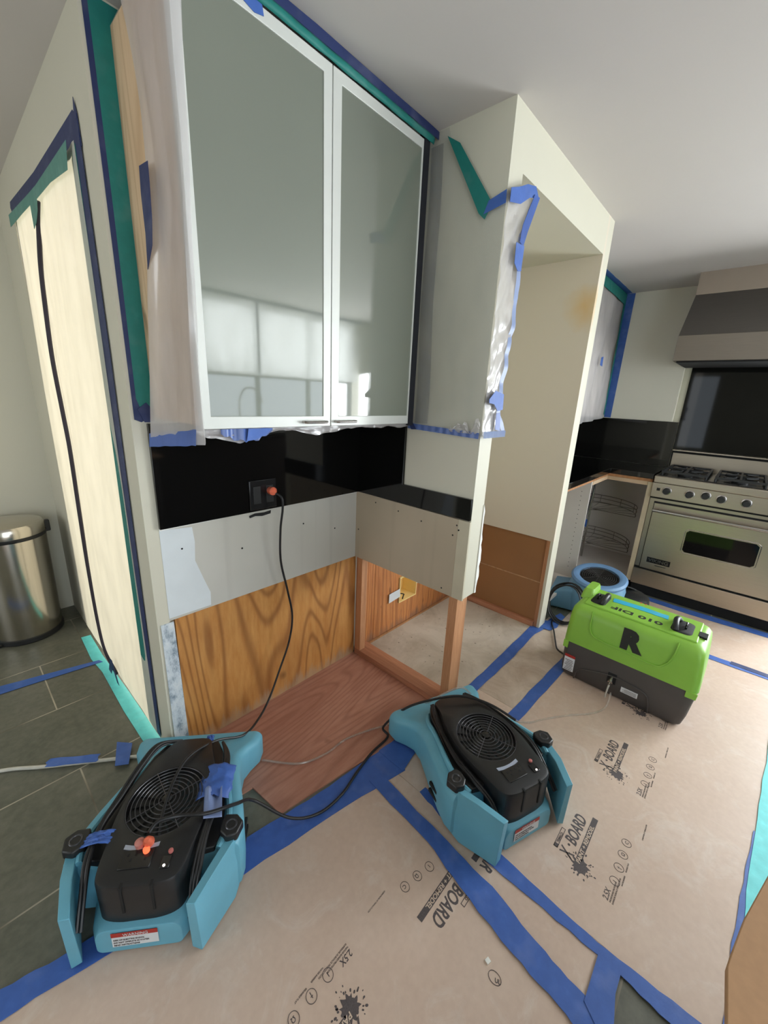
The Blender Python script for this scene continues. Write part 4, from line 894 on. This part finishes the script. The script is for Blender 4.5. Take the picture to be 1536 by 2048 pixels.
# local: front = -x, y from -.26 to .26
def gsec(z, x0, x1, y0, y1, r=.03, n=5):
    pts = []
    for cx, cy, a0 in ((x1 - r, y1 - r, 0), (x0 + r, y1 - r, 90), (x0 + r, y0 + r, 180), (x1 - r, y0 + r, 270)):
        for k in range(n):
            a = radians(a0 + 90 * k / (n - 1)); pts.append((cx + r * cos(a), cy + r * sin(a), z))
    return pts
low = MB().loft([gsec(.0, -.125, .15, -.258, .245), gsec(.012, -.135, .16, -.270, .256), (gsec(.06, -.138, .163, -.280, .262)), gsec(.17, -.140, .165, -.292, .264), gsec(.205, -.140, .165, -.294, .264)])
low.build('lower_shell', 'grey_plastic', gm, smooth=True)
upm = MB().loft([gsec(.198, -.1435, .168, -.298, .268), gsec(.25, -.1425, .168, -.295, .266), gsec(.35, -.135, .166, -.286, .262), gsec(.378, -.128, .163, -.282, .258, .03), gsec(.395, -.112, .152, -.270, .245, .03), gsec(.401, -.09, .135, -.255, .23, .028)])
gu = upm.build('upper_shell', 'green_plastic', gm, smooth=True)
# front skirts of the green shell at both ends
MB().prism([(.264, .2), (.264, .160), (.240, .158), (.240, .2)], 'x', -.1445, -.136).build('shell_tab', 'green_plastic', gm, bevel=.002)
MB().prism([(-.297, .2), (-.294, .170), (-.255, .168), (-.255, .2)], 'x', -.1445, -.136).build('shell_tab', 'green_plastic', gm, bevel=.002)
# moulded recess outline on the front
arc = crom([(-.1225, .165, .392), (-.137, .160, .36), (-.143, .158, .32), (-.144, .145, .285), (-.144, .11, .270), (-.144, .0, .264), (-.144, -.12, .255), (-.1435, -.162, .28), (-.142, -.182, .33), (-.137, -.187, .37), (-.1225, -.187, .393)], 6)
MB().tube(arc, .0035, 6).build('moulded_rib', 'green_plastic', gm, smooth=True)
# raised top deck
MB().prism([(-.085, -.245), (-.085, .22), (.14, .22), (.14, -.245)], 'z', .398, .408).build('top_deck', 'green_plastic', gm, bevel=.006)
# sockets with black handles
for (y0, y1, s) in ((.135, .205, 1), (-.220, -.138, -1)):
    w_ = MB().loft([gsec(.4082, -.055, .085, y0, y1, .025), gsec(.410, -.053, .083, y0 + .002, y1 - .002, .025)]).build('handle_well', 'dark', gm, smooth=True)
    MB().tube(crom([(-.045, (y0 + y1) / 2 - .02 * s, .412), (-.035, (y0 + y1) / 2 - .025 * s, .432), (.0, (y0 + y1) / 2 - .028 * s, .442), (.04, (y0 + y1) / 2 - .025 * s, .432), (.075, (y0 + y1) / 2 - .02 * s, .412)], 6), [.012] * 25, 10).build('handle', 'black_plastic', gm, smooth=True)
    MB().tube([(.015 + .016 * cos(i * pi / 8), (y0 + y1) / 2 + .012 * s, .418 + .016 * sin(i * pi / 8)) for i in range(16)], .005, 6, closed=True).build('handle_knob', 'black_gloss', gm, smooth=True)
# grey handle hollow at the left end
MB().prism([(.19, .395), (.262, .36), (.262, .33), (.23, .40)], 'x', .02, .12).build('grip_edge', 'green_plastic', gm, bevel=.003) if 0 else None
MB().loft([gsec(.39, .0, .155, .208, .266, .015), gsec(.425, .015, .15, .210, .262, .015), gsec(.440, .03, .14, .214, .254, .012)]).build('end_grip', 'green_plastic', gm, smooth=True)
MB().box((.04, .2515, .375), (.13, .2675, .415)).build('grip_hollow', 'grey_plastic', gm, bevel=.004)
# blue tape on top
tp = MB().prism(edge([(.035, .118), (.045, .0), (.040, -.118)], 21, .002) + edge([(.085, -.112), (.088, .0), (.080, .125)], 22, .002), 'z', .4082, .4095)
tag(tp.xf(Matrix.Translation((.80, -1.138, .0052)) @ Matrix.Rotation(radians(-1.4), 4, 'Z')).build('masking_tape', tape('bright blue tape', srgb(50, 170, 206))), 'bright blue tape strip on top of the green dehumidifier', 'tape')
# stencil on top, read from the far side
q = text_mb('010 DIF', .046, bold=.0014, sx=1.45); xs = [p[0] for p in q.v]; wd = max(xs)
q.xf(Matrix.Translation((-.015, -.108, .4083)) @ Matrix.Rotation(radians(90), 4, 'Z')).build('stencilled_number', 'stencil', gu)
# letter R on the front face (front face normal -x, text runs toward -y)
q = text_mb('R', .126, bold=.0095, sx=.98)
q.xf(Matrix(((0, 0, -1, 0), (-1, 0, 0, 0), (0, 1, 0, 0), (0, 0, 0, 1)))).xf(Matrix.Translation((-.1425, .020, .283)) @ Matrix.Rotation(radians(5), 4, 'Y')).build('stencilled_letter', 'stencil', gu)
# labels, fitting, arch
l = MB().box((-.1418, .195, .015), (-.1395, .245, .092)).xf(Matrix.Translation((0, -.0, .018))).build('warning_label', 'white_label', gm)
MB().box((-.1422, .195, .092), (-.1400, .245, .106)).xf(Matrix.Translation((0, -.0, .018))).build('warning_band', 'red_label', l)
q = MB()
for k in range(7): q.box((-.1424, .200 + (.0 if k % 2 else .003), .038 + k * .009), (-.142, .240 - .004 * (k % 3), .041 + k * .009))
q.build('label_print', 'ink', l)
l = MB().box((-.1425, -.095, .052), (-.139, -.025, .078)).build('rating_label', 'white_label', gm)
q = MB()
for k in range(4): q.box((-.1428, -.09, .056 + k * .005), (-.1424, -.032 - .008 * (k % 2), .058 + k * .005))
q.build('label_print', 'ink', l)
ar = crom([(-.1415, .185, .005), (-.142, .17, .06), (-.142, .12, .085), (-.142, .02, .11), (-.142, -.08, .105), (-.142, -.125, .09), (-.142, -.14, .05), (-.1415, -.145, .008)], 6)
MB().tube(ar, .003, 6).build('moulded_arch', 'grey_plastic', gm, smooth=True)
MB().box((-.1424, .002, .07), (-.136, .04, .125)).build('fitting_recess', 'dark', gm, bevel=.002)
q = MB().lathe([(0, 0), (.008, 0), (.008, .02), (.011, .022), (.011, .032), (.006, .034), (.006, .044), (0, .044)], 14).xf(Matrix.Translation((-.14, .02, .105)) @ Matrix.Rotation(radians(-115), 4, 'Y'))
q.build('hose_fitting', 'chrome', gm, smooth=True)
MB().tube(crom([(-.165, .02, .085), (-.178, .022, .06), (-.182, .024, .03), (-.18, .025, .012)], 5), .004, 8).build('hose_end', 'grey_tube', gm, smooth=True)
MB().box((-.02, -.282, .392), (.03, -.250, .402)).xf(Matrix.Translation((0, .01, .0075))).build('side_vent', 'dark', gm)
q = text_mb('S 4', .02, bold=.0003, sx=1.3).xf(Matrix.Translation((.125, .02, .4083)) @ Matrix.Rotation(radians(-90), 4, 'Z')); q.build('red_marker', plain('red marker', srgb(206, 96, 60), .6), gu)

# ================================================================== FAR KITCHEN
fc = empty('worktop', (1.6, -.3, .875), 0, 'black stone worktop in the far corner beside the steel range', 'worktop')
wchild(MB().prism([(1.101, -.018), (2.634, -.018), (2.634, -.895), (2.10, -.895), (2.10, -.612), (1.101, -.612)], 'z', .877, .915), 'slab', 'black_glass', fc, bevel=.0015)
wchild(MB().prism([(1.101, -.018), (2.634, -.018), (2.634, -.895), (2.09, -.895), (2.09, -.602), (1.101, -.602)], 'z', .858, .877), 'plywood_underlay', 'edge_ply', fc)['label'] = 'plywood edge under the slab'
tag(MB().box((1.101, -.016, .916), (2.634, -.001, 1.278)).build('backsplash', 'black_glass'), 'black backsplash under the far plastic wrapped cabinet', 'backsplash')
tag(MB().box((2.634, -.90, .916), (2.648, -.018, 1.272)).build('backsplash', 'black_glass'), 'black backsplash between the far corner and the range', 'backsplash')
tag(MB().box((2.640, -1.95, .90), (2.6485, -.905, 2.11)).build('range_splashback', plain('smoked black glass', (.007, .007, .006, 1), .04, var=.1, spec=.2)), 'tall black glass splashback behind the steel range', 'splashback')
# open corner cabinet
lc = empty('base_cabinet', (1.4, -.3, 0), 0, 'open white base cabinet left of the corner carousel', 'cabinet')
wchild(MB().box((1.695, -.60, .10), (1.712, -.02, .857)), 'side_panel', 'melamine', lc)
wchild(MB().box((1.102, -.60, .10), (1.695, -.02, .118)).box((1.102, -.03, .118), (1.695, -.02, .857)), 'interior', 'melamine', lc)
hl = MB()
for k in range(18):
    z = .2 + k * .034
    hl.add([(1.6945, -.545 + .003 * cos(a * pi / 3), z + .003 * sin(a * pi / 3)) for a in range(6)], [tuple(range(6))])
hl.xf(Matrix.Translation((-1.4, .3, 0))).build('shelf_pin_hole', 'dark', lc)
cc_ = empty('corner_cabinet', (2.2, -.4, 0), 0, 'open corner cabinet with wire carousel beside the range', 'cabinet')
wchild(MB().prism([(1.714, -.02), (2.63, -.02), (2.63, -.885), (2.10, -.885), (2.10, -.60), (1.714, -.60)], 'z', .085, .105), 'cabinet_floor', 'melamine', cc_)
wchild(MB().box((1.714, -.034, .105), (2.63, -.02, .857)), 'back_panel', 'melamine', cc_)
wchild(MB().box((2.616, -.885, .105), (2.63, -.034, .857)), 'back_panel', 'melamine', cc_)
wchild(MB().box((2.095, -.90, .085), (2.62, -.885, .857)), 'side_panel', 'melamine', cc_)
wchild(MB().box((2.082, -.903, .085), (2.10, -.872, .857)), 'stile', plain('cream stile', srgb(196, 180, 152), .5), cc_)
wchild(MB().box((1.714, -.602, .83), (2.10, -.59, .857)).box((2.09, -.875, .83), (2.10, -.60, .857)), 'top_rail', plain('wood rail', srgb(196, 170, 140), .6), cc_)
cr = empty('wire_carousel', (2.27, -.48, .105), 0, 'two tier wire carousel inside the open corner cabinet', 'carousel')
MB().tube([(0, 0, 0), (0, 0, .74)], .008, 10).build('pole', 'chrome', cr, smooth=True)
wire = plain('grey coated wire', srgb(118, 112, 104), .4, .4)
for zb in (.13, .43):
    bk_ = MB()
    angs = [radians(-90 + 270 * k / 44) for k in range(45)]
    for zz_ in (.0, .035, .065): bk_.tube([(.33 * cos(a), .33 * sin(a), zb + zz_) for a in angs], .0028, 6)
    bk_.tube([(0, -.33, zb + .065), (0, -.06, zb + .065), (-.06, 0, zb + .065), (-.33, 0, zb + .065)], .0028, 6)
    bk_.tube([(0, -.33, zb), (0, -.06, zb), (-.06, 0, zb), (-.33, 0, zb)], .0028, 6)
    for k in range(0, 45, 5): a = angs[k]; bk_.tube([(.33 * cos(a), .33 * sin(a), zb), (.33 * cos(a), .33 * sin(a), zb + .065)], .0022, 5)
    for k in range(0, 45, 3): a = angs[k]; bk_.tube([(.02 * cos(a), .02 * sin(a), zb), (.33 * cos(a), .33 * sin(a), zb)], .0018, 5)
    bk_.build('basket', wire, cr, smooth=True)
# far upper cabinet wrapped in plastic
uc = tag(MB().box((1.11, -.345, 1.285), (2.598, -.001, 2.195)).build('wall_cabinet', 'melamine'), 'far white wall cabinet hidden under plastic beside the hood wall', 'cabinet')
def far(u, v):
    x = 1.13 + u * 1.455; z = 2.2 - v * (.95 - .02 * u) - .05 * (1 - u) * v
    return (x, -.352 - .02 * abs(sin(u * 14 + v * 4)) * (.4 + v * .6) * (1 - u * .3) - .06 * v * (1 - u) - .01 * noise.noise((u * 9, v * 6, 3)), z)
tag(MB().sheet(far, 60, 36).build('plastic_sheet', 'film_dense', smooth=True), 'milky plastic sheet hanging over the far wall cabinet', 'plastic sheet')
tape_obj([(-.365, 1.28), (-.365, 2.243), (-.425, 2.243), (-.418, 1.278)], 'x', 2.5995, 'blue tape down the wall corner beside the far wrapped cabinet', sign=-1)
tape_obj(jag((1.2, -.375), (2.597, -.378), .05, 18), 'z', HC, 'blue tape on the ceiling above the far wrapped cabinet', sign=-1)
tape_obj([(2.40, 2.24), (2.595, 2.24), (2.595, 1.30), (2.565, 1.30), (2.56, 1.9), (2.545, 2.16), (2.30, 2.17), (1.5, 2.18), (1.5, 2.24)], 'y', -.366, 'teal tape round the top and side of the far wrapped cabinet', 'teal_tape', sign=-1)
tape_obj([(2.12, 1.72), (2.17, 1.73), (2.18, 1.66), (2.12, 1.665)], 'y', -.392, 'small blue tape square on the far plastic sheet', sign=-1)

# range
rg = empty('range', (2.36, -1.36, 0), 0, 'stainless steel gas range with black knobs at the right', 'range')
def rb(a, b, n, m='steel', bev=.002, par=None): return wchild(MB().box(a, b), n, m, rg, bevel=bev) if par is None else None
rb((2.09, -1.815, .075), (2.635, -.905, .865), 'body')
rb((2.095, -1.81, .0), (2.60, -.91, .074), 'kick_plate', 'dark')
rb((2.060, -1.815, .760), (2.095, -.905, .862), 'control_panel')
rb((2.055, -1.815, .862), (2.64, -.905, .912), 'cooktop', bev=.006)
dr = rb((2.072, -1.78, .215), (2.089, -.940, .715), 'oven_door')
rb((2.072, -1.815, .078), (2.089, -.905, .200), 'drawer_panel')
gp = MB().box((2.086, -1.815, .200), (2.0895, -.905, .215)).box((2.086, -1.815, .745), (2.0895, -.905, .757)).box((2.0862, -.940, .215), (2.0895, -.935, .715)).box((2.0862, -1.78, .715), (2.0895, -.935, .725))
wchild(gp, 'door_gap', 'dark', rg)
rb((2.068, -1.815, .757), (2.09, -.905, .760), 'panel_gap', 'dark', 0)
L_ = rg.location; T_ = Matrix.Translation((-L_.x, -L_.y, -L_.z))
win = MB().prism([(-1.165 - .02 * 0, .42), (-1.18, .405), (-1.53, .405), (-1.548, .42), (-1.548, .548), (-1.53, .563), (-1.18, .563), (-1.165, .548)], 'x', 2.0700, 2.0716); win.xf(T_).build('oven_window', 'oven_glass', dr)
fr = [(-1.157, .412), (-1.172, .397), (-1.538, .397), (-1.556, .412), (-1.556, .556), (-1.538, .571), (-1.172, .571), (-1.157, .556)]
MB().tube([(2.0715, y, z) for y, z in fr], .003, 6, closed=True).xf(T_).build('window_trim', 'chrome', dr, smooth=True)
MB().tube([(2.03, -1.77, .668), (2.03, -.945, .668)], .011, 12).tube([(2.03, -.97, .668), (2.075, -.97, .668)], .007, 8).tube([(2.03, -1.75, .668), (2.075, -1.75, .668)], .007, 8).xf(T_).build('door_handle', 'chrome', dr, smooth=True)
bdg = MB().box((2.0695, -1.120, .268), (2.0715, -.975, .308)).xf(T_).build('badge', 'black_gloss', dr)
q = text_mb('VIKING', .034, bold=.0006, sx=1.12, align='CENTER').xf(Matrix.Translation((2.0692, -1.0475, .2765)) @ Matrix(((0, 0, -1, 0), (-1, 0, 0, 0), (0, 1, 0, 0), (0, 0, 0, 1)))).xf(T_).build('badge_lettering', 'chrome', bdg)
MB().box((2.0698, -1.10, .250), (2.0715, -1.03, .257)).xf(T_).build('badge_subtitle', 'chrome', bdg)
for ky in (-.996, -1.127, -1.214, -1.297, -1.423, -1.56, -1.68):
    kz = .815 + (.008 if abs(ky + 1.214) < .01 else 0)
    mm = Matrix.Translation((2.06, ky, kz)) @ Matrix.Rotation(radians(-90), 4, 'Y')
    k1 = MB().lathe([(0, 0), (.029, 0), (.029, .004), (.024, .006), (0, .006)], 24).xf(mm).xf(T_).build('knob', 'chrome', rg, smooth=True)
    MB().lathe([(0, .005), (.0225, .006), (.021, .030), (.018, .034), (0, .034)], 24).xf(mm).xf(T_).build('knob_cap', 'black_plastic', k1, smooth=True)
rb((2.056, -.955, .808), (2.0605, -.935, .828), 'igniter_button', 'black_gloss', .001)
rb((2.62, -1.815, .912), (2.638, -.915, 1.045), 'back_riser')
rb((2.57, -1.815, 1.055), (2.640, -.912, 1.066), 'riser_shelf')
rb((2.60, -1.81, 1.038), (2.638, -.917, 1.055), 'riser_gap', 'dark', 0)
rb((2.09, -1.80, .9122), (2.60, -.92, .916), 'burner_pan', 'black_gloss', .001)
for j, y0 in enumerate((-1.195, -1.495, -1.79)):
    y1 = y0 + .262; q = MB()
    for xa in (2.12, 2.35, 2.575): q.box((xa - .006, y0, .934), (xa + .006, y1, .948))
    for ya in (y0, y0 + .131 - .006, y1 - .012): q.box((2.12, ya, .934), (2.58, ya + .012, .948))
    for xc in (2.235, 2.46):
        for a in (45, 135, 225, 315):
            e = Vector((cos(radians(a)), sin(radians(a)), 0)); p0 = Vector((xc, (y0 + y1) / 2, .944)); q.tube([p0 + e * .035, p0 + e * .12], .006, 6)
    for xa in (2.12, 2.575):
        for ya in (y0 + .006, y1 - .006): q.tube([(xa, ya, .916), (xa, ya, .936)], .007, 6)
    q.xf(T_).build('grate', 'black_plastic', rg)
    for xc in (2.235, 2.46):
        MB().lathe([(0, .916), (.045, .916), (.045, .926), (.03, .930), (.03, .934), (0, .935)], 20, (xc, (y0 + y1) / 2)).xf(T_).build('burner', 'black_plastic', rg, smooth=True)
# hood
hd = empty('range_hood', (2.4, -1.4, 1.685), 0, 'grey steel range hood above the black splashback', 'hood')
wchild(MB().box((2.15, -1.95, 1.687), (2.639, -.84, 1.848)), 'canopy_band', 'hood_steel', hd, bevel=.002)
wchild(MB().add([(2.152, -2.0, 1.848), (2.152, -.842, 1.848), (2.25, -.872, 2.110), (2.25, -2.0, 2.110), (2.639, -2.0, 1.848), (2.639, -.842, 1.848), (2.639, -.872, 2.110), (2.639, -2.0, 2.110)],
   [(0, 1, 2, 3), (4, 7, 6, 5), (1, 5, 6, 2), (0, 3, 7, 4), (3, 2, 6, 7), (0, 4, 5, 1)]), 'slanted_cover', 'steel_dark', hd)
wchild(MB().box((2.17, -1.98, 1.678), (2.62, -.86, 1.687)), 'filter_plate', 'dark', hd)

# ================================================================== TRASH CAN
tc = empty('trash_can', (-1.185, 1.425, 0), 0, 'round stainless steel trash can at the far left', 'trash can')
MB().lathe([(0, .02), (.150, .02), (.152, .03), (.158, .57), (.158, .575), (0, .575)], 56).build('bin', 'steel_can', tc, smooth=True)
MB().lathe([(0, 0), (.152, 0), (.158, .006), (.158, .028), (.15, .034), (0, .034)], 56).build('base_ring', 'black_plastic', tc, smooth=True)
MB().lathe([(0, .57), (.157, .57), (.160, .574), (.160, .590), (0, .590)], 56).build('black_band', 'black_plastic', tc, smooth=True)
MB().lathe([(0, .59), (.158, .59), (.159, .60), (.158, .635), (.15, .648), (.12, .656), (.06, .661), (0, .662)], 56).build('lid', 'steel_can', tc, smooth=True)
MB().box((.148, -.03, .565), (.178, .0, .63)).xf(Matrix.Rotation(radians(8), 4, 'Z')).build('hinge', 'black_plastic', tc, bevel=.006)
MB().box((-.03, -.17, .004), (.03, -.14, .02)).xf(Matrix.Rotation(radians(-60), 4, 'Z')).build('pedal', 'black_plastic', tc, bevel=.003)
tag(MB().tube([(-1.36, 1.597, .64), (-1.372, 1.597, .78), (-1.39, 1.597, .9)], .003, 6).build('wall_cable', 'black_rubber', smooth=True), 'thin cable on the wall above the trash can', 'cable') if 0 else None

# ================================================================== THINGS BEHIND THE CAMERA, SEEN IN THE GLASS
def sheetO(x0, x1, z0, z1, y, amp=.02):
    return MB().sheet(lambda u, v: (x0 + (x1 - x0) * u, y + amp * sin(u * 23 + 2 * sin(v * 3)) * (.4 + v), z0 + (z1 - z0) * v), 50, 14)
tag(sheetO(.30, 2.44, 1.52, 2.235, -3.24).build('plastic_sheet', 'film_milk', smooth=True), 'plastic sheet taped over the upper part of the sink window', 'plastic sheet')
for pl_, lb_ in (([(.30, 2.2), (2.46, 2.2), (2.46, 2.235), (.30, 2.235)], 'dark tape along the ceiling over the sink window'), ([(.98, 1.54), (1.01, 1.54), (1.01, 2.2), (.98, 2.2)], 'upright dark tape seam in the plastic over the sink window')):
    tag(MB().prism(pl_, 'y', -3.20, -3.199).build('masking_tape', 'navy_tape'), lb_, 'tape')
sk = empty('sink_counter', (1.0, -3.0, 0), 0, 'dark base cabinets with a sink under the opposite window', 'cabinet')
wchild(MB().box((.0, -3.298, 0), (2.0, -2.72, .88)), 'body', plain('dark walnut fronts', srgb(58, 44, 36), .5, var=.1), sk)
wchild(MB().box((-.02, -3.298, .88), (2.02, -2.70, .92)), 'worktop', 'black_glass', sk)
fau = empty('faucet', (.73, -3.15, .92), 0, 'tall spring faucet at the opposite sink', 'faucet')
MB().tube([(0, 0, 0), (0, 0, .12)], .018, 10).build('base', 'chrome', fau, smooth=True)
MB().tube(crom([(0, 0, .1), (0, 0, .34), (.03, .04, .45), (.09, .08, .47), (.15, .12, .42), (.17, .13, .33)], 8), .009, 10).build('spout', 'chrome', fau, smooth=True)
